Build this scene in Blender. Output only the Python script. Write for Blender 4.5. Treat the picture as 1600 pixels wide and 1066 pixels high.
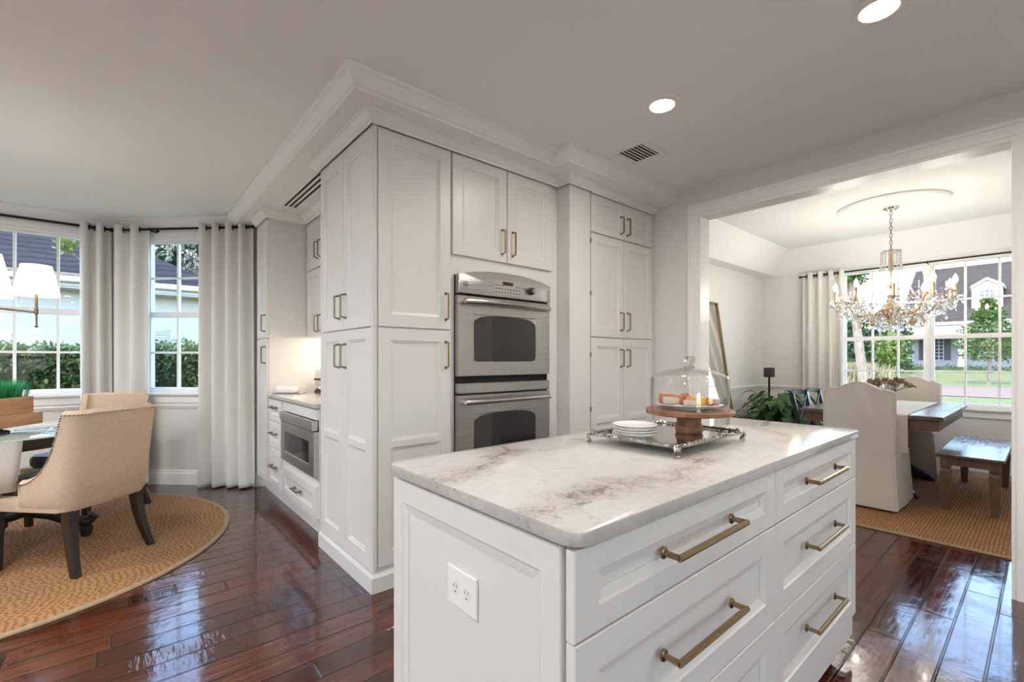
import bpy, bmesh, math, random
from mathutils import Vector, Matrix
PI = math.pi
rnd = random.Random(7)
for o in list(bpy.data.objects): bpy.data.objects.remove(o)
SC = bpy.context.scene
COL = SC.collection

# ------------------------------------------------------------------ camera
cd = bpy.data.cameras.new('camera'); cam = bpy.data.objects.new('camera', cd); COL.objects.link(cam)
cam.location = (0, 0, 1.2)
cam.rotation_euler = (PI/2, 0, math.radians(49.38 - 90))
cd.sensor_width = 36; cd.lens = 36*718.8/1600; cd.shift_y = (561.7-533)/1600; cd.clip_start = .02; cd.clip_end = 400
SC.camera = cam
# ------------------------------------------------------------------ exposure, sky, sun
vs = SC.view_settings
vs.view_transform = 'Standard'; vs.look = 'None'; vs.gamma = 1; vs.use_curve_mapping = False
vs.exposure = 1.3
SKY = .76; SUN = 1.35; CAN = 106; BULB = 108; SHADE = 15
W = bpy.data.worlds.new('sky'); SC.world = W; W.use_nodes = True
wn = W.node_tree; wn.nodes.clear()
sk = wn.nodes.new('ShaderNodeTexSky'); sk.sky_type = 'NISHITA'; sk.sun_disc = False
sk.sun_elevation = math.radians(52); sk.sun_rotation = math.radians(-90); sk.air_density = 1.0; sk.dust_density = 1.2; sk.ozone_density = 1.0
bg = wn.nodes.new('ShaderNodeBackground'); bg.inputs['Strength'].default_value = SKY
wo = wn.nodes.new('ShaderNodeOutputWorld')
wn.links.new(sk.outputs[0], bg.inputs[0]); wn.links.new(bg.outputs[0], wo.inputs[0])
sl = bpy.data.lights.new('sun', 'SUN'); so = bpy.data.objects.new('sun', sl); COL.objects.link(so)
sl.energy = SUN; sl.angle = math.radians(.6); sl.color = (1, .95, .87)
so.rotation_euler = Vector((-1, -.02, 1.25)).to_track_quat('Z', 'Y').to_euler()
so.location = (-20, 0, 25)

# ------------------------------------------------------------------ materials
class G:
    """tiny node graph helper"""
    def __init__(s, name):
        s.m = bpy.data.materials.new(name); s.m.use_nodes = True
        s.t = s.m.node_tree; s.t.nodes.clear()
        s.out = s.t.nodes.new('ShaderNodeOutputMaterial')
    def n(s, typ, ins=None, **kw):
        d = s.t.nodes.new('ShaderNode'+typ)
        for k, v in kw.items(): setattr(d, k, v)
        for k, v in (ins or {}).items():
            i = d.inputs[k]
            if isinstance(v, tuple) and len(v) == 2 and hasattr(v[0], 'outputs'): s.t.links.new(v[0].outputs[v[1]], i)
            elif hasattr(v, 'outputs'): s.t.links.new(v.outputs[0], i)
            else:
                if isinstance(v, tuple) and len(v) == 3 and i.type == 'RGBA': v = (*v, 1)
                i.default_value = v
        return d
    def math(s, op, a, b=0.0, c=None):
        ins = {0: a, 1: b}
        if c is not None: ins[2] = c
        return s.n('Math', ins, operation=op)
    def ramp(s, fac, *stops):
        r = s.n('ValToRGB', {0: fac}); e = r.color_ramp.elements
        while len(e) > len(stops): e.remove(e[-1])
        while len(e) < len(stops): e.new(.5)
        for i, (p, c) in enumerate(stops): e[i].position = p; e[i].color = (*c, 1) if len(c) == 3 else c
        return r
    def mix(s, fac, a, b, typ='MIX'):
        d = s.t.nodes.new('ShaderNodeMix'); d.data_type = 'RGBA'; d.blend_type = typ
        for i, v in ((0, fac), (6, a), (7, b)):
            if isinstance(v, tuple) and hasattr(v[0], 'outputs'): s.t.links.new(v[0].outputs[v[1]], d.inputs[i])
            elif hasattr(v, 'outputs'): s.t.links.new(v.outputs[2 if v.bl_idname == 'ShaderNodeMix' else 0], d.inputs[i])
            else: d.inputs[i].default_value = (*v, 1) if isinstance(v, tuple) and len(v) == 3 else v
        return d
    def obj(s, sc=(1, 1, 1)):
        c = s.n('TexCoord'); return s.n('Mapping', {'Vector': (c, 3), 'Scale': sc})
    def bsdf(s, base, rough=.5, metal=0., bump=None, dist=.002, bstr=1., **kw):
        ins = {'Roughness': rough, 'Metallic': metal}
        if hasattr(base, 'outputs'): ins['Base Color'] = (base, 2 if base.bl_idname == 'ShaderNodeMix' else 0)
        else: ins['Base Color'] = base
        for k, v in kw.items(): ins[k.replace('_', ' ')] = v
        b = s.n('BsdfPrincipled', ins)
        if bump is not None:
            bm_ = s.n('Bump', {'Height': bump, 'Distance': dist, 'Strength': bstr}); s.t.links.new(bm_.outputs[0], b.inputs['Normal'])
        s.t.links.new(b.outputs[0], s.out.inputs[0]); return b

M = {}
def plain(name, base, rough=.5, metal=0., **kw):
    g = G(name); g.bsdf(base, rough, metal, **kw); M[name] = g.m; return g.m
def noisy(name, a, b, scale=8, rough=.6, metal=0., sc=(1, 1, 1), detail=4, dist=.002, bstr=.4, **kw):
    g = G(name); n = g.n('TexNoise', {'Vector': g.obj(sc), 'Scale': scale, 'Detail': detail})
    r = g.ramp(n, (.3, a), (.7, b)); g.bsdf(r, rough, metal, bump=n, dist=dist, bstr=bstr, **kw); M[name] = g.m; return g.m

plain('cabinet_paint', (.74, .725, .70), .32)
plain('trim_paint', (.88, .87, .85), .38)
noisy('wall_paint', (.74, .725, .70), (.755, .74, .715), 60, .75, dist=.0004, bstr=.2)
noisy('taupe_paint', (.60, .57, .53), (.62, .59, .55), 60, .75, dist=.0004, bstr=.2)
noisy('ceiling_paint', (.885, .895, .88), (.895, .905, .89), 60, .9, dist=.0004, bstr=.2)
plain('brass', (.31, .22, .12), .26, 1.)
plain('pewter', (.24, .21, .17), .34, 1.)
plain('black_metal', (.018, .018, .02), .42, .6)
plain('black_plastic', (.012, .012, .013), .35)
plain('black_glass', (.012, .012, .014), .04)
plain('dark_gap', (.006, .006, .006), .8)
plain('white_ceramic', (.86, .85, .83), .16)
plain('white_plastic', (.84, .83, .81), .35)
plain('charcoal', (.045, .043, .042), .8)
noisy('silver_plate', (.22, .20, .18), (.74, .71, .68), 120, .22, 1., dist=.002, bstr=.5)
plain('polished_silver', (.62, .59, .56), .10, 1.)
noisy('espresso_wood', (.020, .013, .009), (.034, .022, .015), 6, .34, sc=(6, 6, 1))
noisy('black_wood', (.010, .010, .012), (.018, .018, .02), 9, .35)
noisy('acacia', (.15, .06, .025), (.33, .165, .08), 3.5, .42, sc=(2, 9, 3), detail=6)
noisy('planter_wood', (.40, .19, .075), (.60, .34, .16), 3, .45, sc=(2, 2, 9), detail=5)
noisy('bark', (.10, .075, .055), (.22, .175, .135), 14, .9, sc=(1, 1, .25), dist=.03)
noisy('curtain_linen', (.76, .74, .705), (.80, .785, .75), 120, .85, dist=.0006, bstr=.3)
noisy('slipcover', (.58, .53, .47), (.64, .59, .53), 150, .9, dist=.0008, bstr=.4)
noisy('runner_cloth', (.66, .60, .53), (.72, .67, .60), 140, .9, dist=.0006, bstr=.4)
noisy('bounce_paving', (.50, .48, .45), (.56, .54, .51), 3, .9)  # pale so the added ground outside bounces sunlight indoors
plain('terracotta', (.30, .30, .29), .6)
noisy('soil', (.02, .014, .01), (.05, .035, .025), 30, .95)
def steel():
    g = G('stainless'); n = g.n('TexNoise', {'Vector': g.obj((1.5, 1.5, 260)), 'Scale': 3., 'Detail': 3})
    r = g.ramp(n, (.3, (.45, .435, .42)), (.7, (.50, .485, .47)))
    g.bsdf(r, g.ramp(n, (.3, (.26, .26, .26)), (.7, (.34, .34, .34))), 1., bump=n, dist=.0003, bstr=.12); M['stainless'] = g.m
steel()
def linen():
    g = G('oatmeal_linen'); v = g.obj()
    a = g.n('TexNoise', {'Vector': g.obj((9, 9, 90)), 'Scale': 6., 'Detail': 4}); b = g.n('TexNoise', {'Vector': g.obj((90, 90, 9)), 'Scale': 6., 'Detail': 4})
    s = g.math('ADD', a, b); s2 = g.math('MULTIPLY', s, .5)
    g.bsdf(g.ramp(s2, (.35, (.47, .34, .235)), (.65, (.66, .52, .385))), .9, bump=s2, dist=.001, bstr=.5); M['oatmeal_linen'] = g.m
linen()
plain('leather', (.035, .03, .03), .45)
def wood_floor():
    g = G('hand_scraped_planks'); c = g.n('TexCoord'); xyz = g.n('SeparateXYZ', {0: (c, 3)})
    w = .125
    yy = g.math('DIVIDE', g.math('SUBTRACT', (xyz, 1), .030), w); row = g.math('FLOOR', yy)
    rn = g.n('TexWhiteNoise', {'W': row}, noise_dimensions='1D')
    xo = g.math('ADD', g.math('DIVIDE', (xyz, 0), 1.15), g.math('MULTIPLY', (rn, 0), 7.3)); col = g.math('FLOOR', xo)
    cell = g.n('TexWhiteNoise', {'Vector': g.n('CombineXYZ', {0: row, 1: col})}, noise_dimensions='2D')
    fy = g.math('FRACT', yy); fx = g.math('FRACT', xo)
    ey = g.math('MINIMUM', fy, g.math('SUBTRACT', 1., fy)); ex = g.math('MULTIPLY', g.math('MINIMUM', fx, g.math('SUBTRACT', 1., fx)), 9.2)
    e = g.math('MINIMUM', ey, ex)
    groove = g.n('MapRange', {0: e, 1: .008, 2: .05, 3: 0., 4: 1.})
    off = g.n('CombineXYZ', {0: g.math('MULTIPLY', (cell, 0), 30.), 1: g.math('MULTIPLY', (cell, 0), 11.), 2: 0.})
    pv = g.n('VectorMath', {0: (c, 3), 1: off}, operation='ADD')
    gr = g.n('TexNoise', {'Vector': g.n('Mapping', {'Vector': pv, 'Scale': (1.6, 26, 1)}), 'Scale': 2.4, 'Detail': 6, 'Distortion': .6})
    wv = g.n('TexNoise', {'Vector': g.n('Mapping', {'Vector': pv, 'Scale': (5, 6, 1)}), 'Scale': 2.2, 'Detail': 2})
    ch = g.n('TexNoise', {'Vector': g.n('Mapping', {'Vector': pv, 'Scale': (34, 7, 1)}), 'Scale': 1.6, 'Detail': 2})
    base = g.ramp(gr, (.25, (.022, .005, .003)), (.5, (.072, .017, .008)), (.75, (.135, .040, .019)))
    tint = g.ramp((cell, 0), (0., (.50, .45, .45)), (.5, (.95, .9, .9)), (1., (1.45, 1.3, 1.2)))
    b2 = g.mix(1., base, tint, 'MULTIPLY'); b3 = g.mix(groove, (.006, .003, .002), b2)
    pm = g.n('MapRange', {0: g.n('TexNoise', {'Vector': pv, 'Scale': 2.2, 'Detail': 1}), 1: .5, 2: .68, 3: .04, 4: .6})
    h = g.math('ADD', g.math('MULTIPLY', groove, .9), g.math('ADD', g.math('MULTIPLY', wv, .50), g.math('ADD', g.math('MULTIPLY', ch, pm), g.math('MULTIPLY', gr, .08))))
    rr = g.n('MapRange', {0: gr, 1: .3, 2: .7, 3: .09, 4: .18})
    g.bsdf(b3, rr, 0., bump=h, dist=.0042, bstr=1., Specular_IOR_Level=.6, Coat_Weight=.35, Coat_Roughness=.06); M['hand_scraped_planks'] = g.m
wood_floor()
def marble():
    g = G('veined_quartz'); v = g.obj()
    d1 = g.n('TexNoise', {'Vector': v, 'Scale': 3.2, 'Detail': 6, 'Roughness': .62})
    dv = g.n('VectorMath', {0: v, 1: g.n('VectorMath', {0: g.n('VectorMath', {0: (d1, 1), 1: (.5, .5, .5)}, operation='SUBTRACT'), 'Scale': .26}, operation='SCALE')}, operation='ADD')
    xy = g.n('VectorMath', {0: dv, 1: (1., 1., .25)}, operation='MULTIPLY')
    def seg(a, b):
        a = Vector((*a, .228)); b = Vector((*b, .228)); d = b-a
        r = g.n('VectorMath', {0: xy, 1: tuple(a)}, operation='SUBTRACT'); t = g.n('VectorMath', {0: r, 1: tuple(d/d.length_squared)}, operation='DOT_PRODUCT')
        tc = g.n('Clamp', {0: (t, 1)}); pj = g.n('VectorMath', {0: tuple(d), 'Scale': tc}, operation='SCALE')
        return g.n('VectorMath', {0: g.n('VectorMath', {0: r, 1: pj}, operation='SUBTRACT')}, operation='LENGTH')
    def chain(pts):
        q = None
        for a, b in zip(pts, pts[1:]):
            s_ = seg(a, b); q = (s_, 1) if q is None else g.math('MINIMUM', q, (s_, 1))
        return q
    A = chain([(.58, .93), (.80, 1.03), (.93, 1.14), (1.0, 1.25)]); B = chain([(.55, .63), (.70, .655), (.86, .65), (1.0, .615), (1.24, .655), (1.36, .76), (1.62, .90)]); C = chain([(.74, .66), (.66, .58), (.59, .48)])
    E = chain([(1.02, 1.06), (1.12, 1.02), (1.30, 1.10)]); Q = chain([(1.75, .55), (1.95, .70), (2.1, .95), (2.28, 1.05)])
    brk = g.n('TexNoise', {'Vector': dv, 'Scale': 8., 'Detail': 8, 'Roughness': .66, 'Distortion': 1.1})
    fine = g.n('TexNoise', {'Vector': g.n('Mapping', {'Vector': dv, 'Rotation': (0, 0, -.35), 'Scale': (3.2, 9, 5)}), 'Scale': 2.4, 'Detail': 8, 'Roughness': .62, 'Distortion': 1.6})
    band = lambda d, w: g.n('MapRange', {0: d, 1: 0., 2: w, 3: 1., 4: 0.}, interpolation_type='SMOOTHSTEP')
    soft = g.math('MAXIMUM', g.math('MAXIMUM', band(A, .085), band(B, .070)), g.math('MULTIPLY', g.math('MAXIMUM', band(E, .06), band(Q, .05)), .55))
    vm = g.math('MULTIPLY', soft, g.n('MapRange', {0: brk, 1: .36, 2: .62, 3: .02, 4: 1.}))
    rid = g.math('ABSOLUTE', g.math('SUBTRACT', fine, .5))
    thin = g.ramp(rid, (0., (1, 1, 1)), (.012, (.8, .8, .8)), (.022, (.25, .25, .25)), (.05, (0, 0, 0)))
    tm = g.math('MULTIPLY', thin, g.math('MULTIPLY', g.math('ADD', .22, g.math('MULTIPLY', soft, .78)), g.n('MapRange', {0: brk, 1: .38, 2: .58, 3: .15, 4: 1.})))
    hard = g.math('MULTIPLY', g.math('MAXIMUM', band(C, .012), g.math('MULTIPLY', g.math('MAXIMUM', band(A, .010), band(B, .010)), .75)), g.n('MapRange', {0: brk, 1: .40, 2: .56, 3: 0., 4: 1.}))
    cl = g.n('TexNoise', {'Vector': v, 'Scale': 3.0, 'Detail': 5}); base = g.ramp(cl, (.3, (.52, .50, .475)), (.62, (.61, .59, .565)))
    b1_ = g.mix(g.math('MULTIPLY', soft, .30), base, (.44, .385, .33)); b2 = g.mix(g.math('MULTIPLY', vm, .8), b1_, (.40, .345, .295)); b3 = g.mix(g.math('MULTIPLY', tm, .9), b2, (.16, .13, .105)); b4 = g.mix(g.math('MULTIPLY', hard, .85), b3, (.11, .09, .075))
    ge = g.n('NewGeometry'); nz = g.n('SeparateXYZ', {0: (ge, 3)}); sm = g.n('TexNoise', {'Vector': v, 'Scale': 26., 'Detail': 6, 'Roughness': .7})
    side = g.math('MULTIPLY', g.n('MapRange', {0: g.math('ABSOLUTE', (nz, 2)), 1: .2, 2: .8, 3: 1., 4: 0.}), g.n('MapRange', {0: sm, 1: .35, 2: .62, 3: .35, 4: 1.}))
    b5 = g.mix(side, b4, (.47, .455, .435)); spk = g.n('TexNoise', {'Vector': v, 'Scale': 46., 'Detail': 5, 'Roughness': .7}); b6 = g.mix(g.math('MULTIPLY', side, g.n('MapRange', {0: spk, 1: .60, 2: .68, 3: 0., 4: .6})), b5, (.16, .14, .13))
    g.bsdf(b6, .10, 0., Specular_IOR_Level=.55); M['veined_quartz'] = g.m
marble()
def jute(name, a, b, cc):
    g = G(name); c = g.n('TexCoord'); v = g.n('Mapping', {'Vector': (c, 3), 'Rotation': (0, 0, .0)})
    n0 = g.n('TexNoise', {'Vector': v, 'Scale': 9., 'Detail': 2}); xyz = g.n('SeparateXYZ', {0: v})
    y = g.math('ADD', g.math('MULTIPLY', (xyz, 1), 1/.020), g.math('MULTIPLY', g.n('TexNoise', {'Vector': v, 'Scale': 22., 'Detail': 2}), .9)); r = g.math('FLOOR', y)
    wn_ = g.n('TexWhiteNoise', {'W': r}, noise_dimensions='1D'); n1 = g.n('TexNoise', {'Vector': v, 'Scale': 38., 'Detail': 2})
    xs = g.math('ADD', g.math('MULTIPLY', (xyz, 0), 1/.030), g.math('ADD', g.math('MULTIPLY', (wn_, 0), .8), g.math('ADD', g.math('MULTIPLY', n0, 1.5), g.math('MULTIPLY', n1, 1.1))))
    sx = g.math('ABSOLUTE', g.math('SINE', g.math('MULTIPLY', xs, PI))); sy = g.math('ABSOLUTE', g.math('SINE', g.math('MULTIPLY', y, PI)))
    h = g.math('MULTIPLY', g.math('POWER', sx, .6), g.math('POWER', sy, .6))
    f = g.n('TexNoise', {'Vector': v, 'Scale': 130., 'Detail': 5, 'Roughness': .7}); p = g.n('TexNoise', {'Vector': v, 'Scale': 2.2, 'Detail': 3})
    hh = g.math('ADD', h, g.math('MULTIPLY', f, .5))
    col = g.ramp(g.math('ADD', g.math('MULTIPLY', h, .45), g.math('ADD', g.math('MULTIPLY', f, .55), g.math('MULTIPLY', p, .15))), (.25, cc), (.55, a), (.85, b))
    g.bsdf(col, .9, 0., bump=hh, dist=.006, bstr=.9); M[name] = g.m
jute('jute_weave', (.29, .135, .046), (.53, .29, .12), (.14, .065, .023))
noisy('rug_binding', (.30, .21, .12), (.38, .28, .17), 60, .85)
def aged_table():
    g = G('weathered_walnut'); v = g.obj((3, 16, 16))
    n = g.n('TexNoise', {'Vector': v, 'Scale': 2.5, 'Detail': 4, 'Distortion': .3}); c = g.n('TexCoord'); xyz = g.n('SeparateXYZ', {0: (c, 3)})
    col = g.ramp(n, (.3, (.060, .036, .022)), (.55, (.095, .060, .037)), (.8, (.135, .090, .058)))
    g.bsdf(col, g.n('MapRange', {0: n, 1: .3, 2: .7, 3: .14, 4: .28}), bump=n, dist=.0006, bstr=.3, Specular_IOR_Level=.9); M['weathered_walnut'] = g.m
aged_table()
noisy('aged_oak', (.10, .056, .030), (.17, .10, .056), 3, .5, sc=(9, 9, 2), dist=.001)
def glass(name, tint=(1, 1, 1), rough=0., refl=1., edge=1.):
    g = G(name); t = g.n('BsdfTransparent', {'Color': (*tint, 1)}); gl = g.n('BsdfGlossy', {'Color': (1, 1, 1, 1), 'Roughness': rough})
    ge = g.n('NewGeometry'); dt = g.math('ABSOLUTE', (g.n('VectorMath', {0: (ge, 1), 1: (ge, 4)}, operation='DOT_PRODUCT'), 1)); iv = g.math('SUBTRACT', 1., dt)
    f = g.math('MINIMUM', g.math('MULTIPLY', g.math('ADD', .04, g.math('MULTIPLY', g.math('POWER', iv, 5.), edge)), refl), .9)
    if edge < 1: g.t.links.new(g.mix(g.math('POWER', iv, 4.), tint, (.45, .49, .48)).outputs[2], t.inputs['Color'])
    mx = g.n('MixShader', {0: f, 1: t, 2: gl}); g.t.links.new(mx.outputs[0], g.out.inputs[0]); M[name] = g.m
glass('window_glass', (.97, .985, .98), 0., .25)
glass('clear_glass', (.988, .99, .988), 0., 1.6, .7)
glass('table_glass', (.84, .92, .90), 0., 1.6)
def crystal():
    g = G('crystal'); a = g.n('BsdfRefraction', {'Color': (.97, .96, .94, 1), 'IOR': 1.5, 'Roughness': 0.}); b = g.n('BsdfGlossy', {'Color': (1, 1, 1, 1), 'Roughness': .02})
    t = g.n('BsdfTransparent', {'Color': (.92, .92, .92, 1)})
    f = g.n('Fresnel', {'IOR': 1.65}); m1 = g.n('MixShader', {0: f, 1: a, 2: b}); m2 = g.n('MixShader', {0: .25, 1: m1, 2: t}); g.t.links.new(m2.outputs[0], g.out.inputs[0]); M['crystal'] = g.m
crystal()
def emit(name, col, st):
    g = G(name); e = g.n('Emission', {'Color': (*col, 1), 'Strength': st}); g.t.links.new(e.outputs[0], g.out.inputs[0]); M[name] = g.m
emit('led_disc', (1, .905, .80), CAN)
emit('candle_bulb', (1, .92, .82), BULB)
emit('strip_light', (1, .86, .66), 21)
emit('shade_bulb', (.96, .98, 1), SHADE)
emit('cool_fill_disc', (.95, .97, 1.), CAN*2.3)  # stronger, cooler glow for the added unseen lights over the breakfast room
def shade():
    g = G('lamp_shade'); e = g.n('Emission', {'Color': (1, .90, .72, 1), 'Strength': .25}); d = g.n('BsdfDiffuse', {'Color': (.85, .80, .70, 1)})
    tl = g.n('BsdfTranslucent', {'Color': (.8, .72, .58, 1)}); m1 = g.n('MixShader', {0: .4, 1: d, 2: tl}); m2 = g.n('AddShader', {0: m1, 1: e}); g.t.links.new(m2.outputs[0], g.out.inputs[0]); M['lamp_shade'] = g.m
shade()
def leafy(name, a, b, tl=.35, scale=3.):
    g = G(name); n = g.n('TexNoise', {'Vector': g.obj(), 'Scale': scale, 'Detail': 4}); r = g.ramp(n, (.3, a), (.7, b))
    p = g.n('BsdfPrincipled', {'Base Color': r, 'Roughness': .42}); t = g.n('BsdfTranslucent', {'Color': r}); m = g.n('MixShader', {0: tl, 1: p, 2: t}); g.t.links.new(m.outputs[0], g.out.inputs[0]); M[name] = g.m
leafy('hedge_leaf', (.018, .045, .012), (.11, .165, .04), .3, 1.8)
leafy('lily_leaf', (.010, .045, .013), (.085, .23, .05), .2, 9)
leafy('grass_blade', (.012, .17, .06), (.06, .40, .16), .3, 20)
leafy('tree_leaf', (.03, .065, .013), (.09, .14, .03), .35, 2)
leafy('bright_leaf', (.07, .12, .015), (.15, .19, .035), .4, 2)
leafy('dark_leaf', (.015, .035, .012), (.05, .09, .03), .2, 1)
leafy('moss', (.16, .16, .13), (.28, .28, .23), .4, 3)
leafy('ornamental_grass', (.20, .17, .07), (.36, .27, .14), .3, 3)
leafy('dried_flower', (.13, .075, .03), (.34, .22, .10), .2, 20)
noisy('lawn_grass', (.070, .078, .014), (.115, .118, .027), 5, .95, detail=9, dist=.05)
noisy('brick_paving', (.115, .068, .045), (.165, .108, .075), 3, .9, detail=8)
noisy('stucco_white', (.46, .435, .40), (.50, .475, .44), 20, .9)
plain('exterior_white', (.42, .41, .40), .6)
noisy('siding_grey', (.185, .185, .20), (.21, .21, .225), 2, .8, sc=(1, 1, 10))
def shingles(name, a, b, cc, row=.12):
    g = G(name); c = g.n('TexCoord'); q = g.n('SeparateXYZ', {0: (c, 3)}); al = g.math('ADD', (q, 0), (q, 1)); wob = g.n('TexNoise', {'Vector': g.obj(), 'Scale': 2.5, 'Detail': 3})
    zr = g.math('ADD', g.math('DIVIDE', (q, 2), row), g.math('MULTIPLY', wob, .35)); r = g.math('FLOOR', zr); fz = g.math('FRACT', zr)
    wr = g.n('TexWhiteNoise', {'W': r}, noise_dimensions='1D'); cx = g.math('FLOOR', g.math('ADD', g.math('DIVIDE', al, .30), g.math('MULTIPLY', (wr, 0), 9.)))
    cell = g.n('TexWhiteNoise', {'Vector': g.n('CombineXYZ', {0: r, 1: cx})}, noise_dimensions='2D')
    col = g.mix((cell, 0), a, b); sh = g.n('MapRange', {0: fz, 1: .0, 2: .30, 3: 0., 4: 1.}); m = g.mix(sh, cc, col)
    g.bsdf(m, .9, bump=sh, dist=.01, Specular_IOR_Level=.15); M[name] = g.m
shingles('slate_shingles', (.014, .014, .017), (.022, .022, .026), (.005, .005, .006), .13)
shingles('brown_shingles', (.033, .027, .023), (.048, .039, .033), (.020, .016, .014), .11)
plain('dark_window', (.03, .04, .05), .08)
plain('candle_gold', (.55, .36, .17), .35, .5)
plain('shutter_paint', (.025, .022, .024), .5)
noisy('chimney_brick', (.30, .13, .10), (.42, .22, .17), 10, .9)
def cake(name, a, b): noisy(name, a, b, 35, .6, dist=.004)
cake('apricot_cake', (.36, .09, .025), (.58, .20, .05)); cake('lemon_cake', (.58, .34, .04), (.68, .46, .11)); cake('cream_cake', (.52, .43, .33), (.62, .54, .45)); cake('pink_cake', (.36, .12, .07), (.48, .20, .12))

# ------------------------------------------------------------------ mesh helpers
WO = {}
def woff(o):
    v = Vector((0, 0, 0))
    while o is not None: v = v + o.location; o = o.parent
    return v
class F:
    """a wall frame: u along, n outward (towards the viewer), z up"""
    def __init__(s, o, U, N): s.o = Vector((*o, 0)) if len(o) == 2 else Vector(o); s.U = Vector((*U, 0)); s.N = Vector((*N, 0))
    def p(s, u, n, z): return s.o + s.U*u + s.N*n + Vector((0, 0, z))
WORLD = F((0, 0), (1, 0), (0, 1))
class MB:
    def __init__(s, fr=WORLD): s.bm = bmesh.new(); s.f = fr
    def face(s, pts):
        vs_ = [s.bm.verts.new(p) for p in pts]; return s.bm.faces.new(vs_)
    def box(s, u0, u1, n0, n1, z0, z1, bev=0., seg=1):
        c = [s.bm.verts.new(s.f.p(u, n, z)) for z in (z0, z1) for n in (n0, n1) for u in (u0, u1)]
        fs = [s.bm.faces.new([c[i] for i in q]) for q in ((0, 2, 3, 1), (4, 5, 7, 6), (0, 1, 5, 4), (2, 6, 7, 3), (0, 4, 6, 2), (1, 3, 7, 5))]
        if bev: bmesh.ops.bevel(s.bm, geom=list({e for f in fs for e in f.edges}), offset=bev, segments=seg, affect='EDGES', profile=.5)
        return s
    def prism(s, pts, z0, z1, bev=0.):
        a = [s.bm.verts.new(s.f.p(x, y, z0)) for x, y in pts]; b = [s.bm.verts.new(s.f.p(x, y, z1)) for x, y in pts]; k = len(pts)
        fs = [s.bm.faces.new(a), s.bm.faces.new(b)] + [s.bm.faces.new((a[i], a[(i+1) % k], b[(i+1) % k], b[i])) for i in range(k)]
        if bev:
            bmesh.ops.bevel(s.bm, geom=list(fs[0].edges)+list(fs[1].edges), offset=bev, segments=2, affect='EDGES', profile=.5)
        return s
    def plate(s, pts, n0, n1, bev=0.):
        """outline in (u,z) given thickness along n"""
        a = [s.bm.verts.new(s.f.p(u, n0, z)) for u, z in pts]; b = [s.bm.verts.new(s.f.p(u, n1, z)) for u, z in pts]; k = len(pts)
        fs = [s.bm.faces.new(a), s.bm.faces.new(b)] + [s.bm.faces.new((a[i], a[(i+1) % k], b[(i+1) % k], b[i])) for i in range(k)]
        if bev: bmesh.ops.bevel(s.bm, geom=list(fs[0].edges)+list(fs[1].edges), offset=bev, segments=2, affect='EDGES', profile=.5)
        return s
    def rings(s, rs, closed=True, cap0=True, cap1=True):
        """skin a list of rings (lists of points)"""
        R = [[s.bm.verts.new(p) for p in r] for r in rs]; k = len(R[0])
        for a, b in zip(R, R[1:]):
            for i in range(k if closed else k-1): s.bm.faces.new((a[i], a[(i+1) % k], b[(i+1) % k], b[i]))
        if cap0: s.bm.faces.new(R[0])
        if cap1: s.bm.faces.new(R[-1])
        return s
    def lathe(s, prof, o, seg=32, ax=(0, 0, 1), cap=True):
        ax = Vector(ax).normalized(); a = ax.orthogonal().normalized(); b = ax.cross(a); o = Vector(o)
        rs = [[o + ax*z + (a*math.cos(2*PI*i/seg) + b*math.sin(2*PI*i/seg))*max(r, 1e-5) for i in range(seg)] for r, z in prof]
        return s.rings(rs, True, cap, cap)
    def tube(s, pts, r, seg=8, cap=True, closed=False):
        pts = [Vector(p) for p in pts]; k = len(pts); rs = []
        prev = None
        for i, p in enumerate(pts):
            if closed: t = (pts[(i+1) % k]-pts[i-1])
            else: t = (pts[min(i+1, k-1)]-pts[max(i-1, 0)])
            t.normalize()
            if prev is None: a = t.orthogonal().normalized()
            else:
                a = prev - t*prev.dot(t)
                a = a.normalized() if a.length > 1e-6 else t.orthogonal().normalized()
            prev = a; b = t.cross(a); rr = r[i] if isinstance(r, (list, tuple)) else r
            rs.append([p + (a*math.cos(2*PI*j/seg) + b*math.sin(2*PI*j/seg))*rr for j in range(seg)])
        if closed: rs.append(rs[0]); return s.rings(rs, True, False, False)
        return s.rings(rs, True, cap, cap)
    def bar(s, p, q, w, h=None, up=(0, 0, 1), w2=None, h2=None):
        """square bar from p to q, optionally tapering"""
        p, q = Vector(p), Vector(q); h = h or w; w2 = w2 or w; h2 = h2 or h; t = (q-p).normalized(); up = Vector(up)
        a = t.cross(up)
        a = a.normalized() if a.length > 1e-4 else t.orthogonal().normalized()
        b = a.cross(t)
        return s.rings([[c + a*x*ww/2 + b*y*hh/2 for x, y in ((-1, -1), (1, -1), (1, 1), (-1, 1))] for c, ww, hh in ((p, w, h), (q, w2, h2))])
    def ball(s, c, r, u=10, v=7, sc=(1, 1, 1)):
        c = Vector(c); prof = [(math.sin(PI*i/v), -math.cos(PI*i/v)) for i in range(1, v)]
        rs = [[c + Vector((math.cos(2*PI*j/u)*a*r*sc[0], math.sin(2*PI*j/u)*a*r*sc[1], b*r*sc[2])) for j in range(u)] for a, b in prof]
        return s.rings(rs)
    def sweep(s, prof, path, closed=False, side=1):
        """moulding profile [(out,z)] swept along xy path with mitres"""
        P = [Vector((*p, 0)) for p in path]; k = len(P); nr = []
        for i in range(k):
            ds = []
            if closed or i > 0: ds.append((P[i]-P[i-1]).normalized())
            if closed or i < k-1: ds.append((P[(i+1) % k]-P[i]).normalized())
            ns = [Vector((d.y, -d.x, 0))*side for d in ds]
            m = sum(ns, Vector()); m.normalize(); nr.append(m / max(m.dot(ns[0]), .2))
        rs = [[P[i] + nr[i]*a + Vector((0, 0, z)) for a, z in prof] for i in range(k)]
        if closed: rs.append(rs[0]); return s.rings(rs, True, False, False)
        return s.rings(rs)
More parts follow.
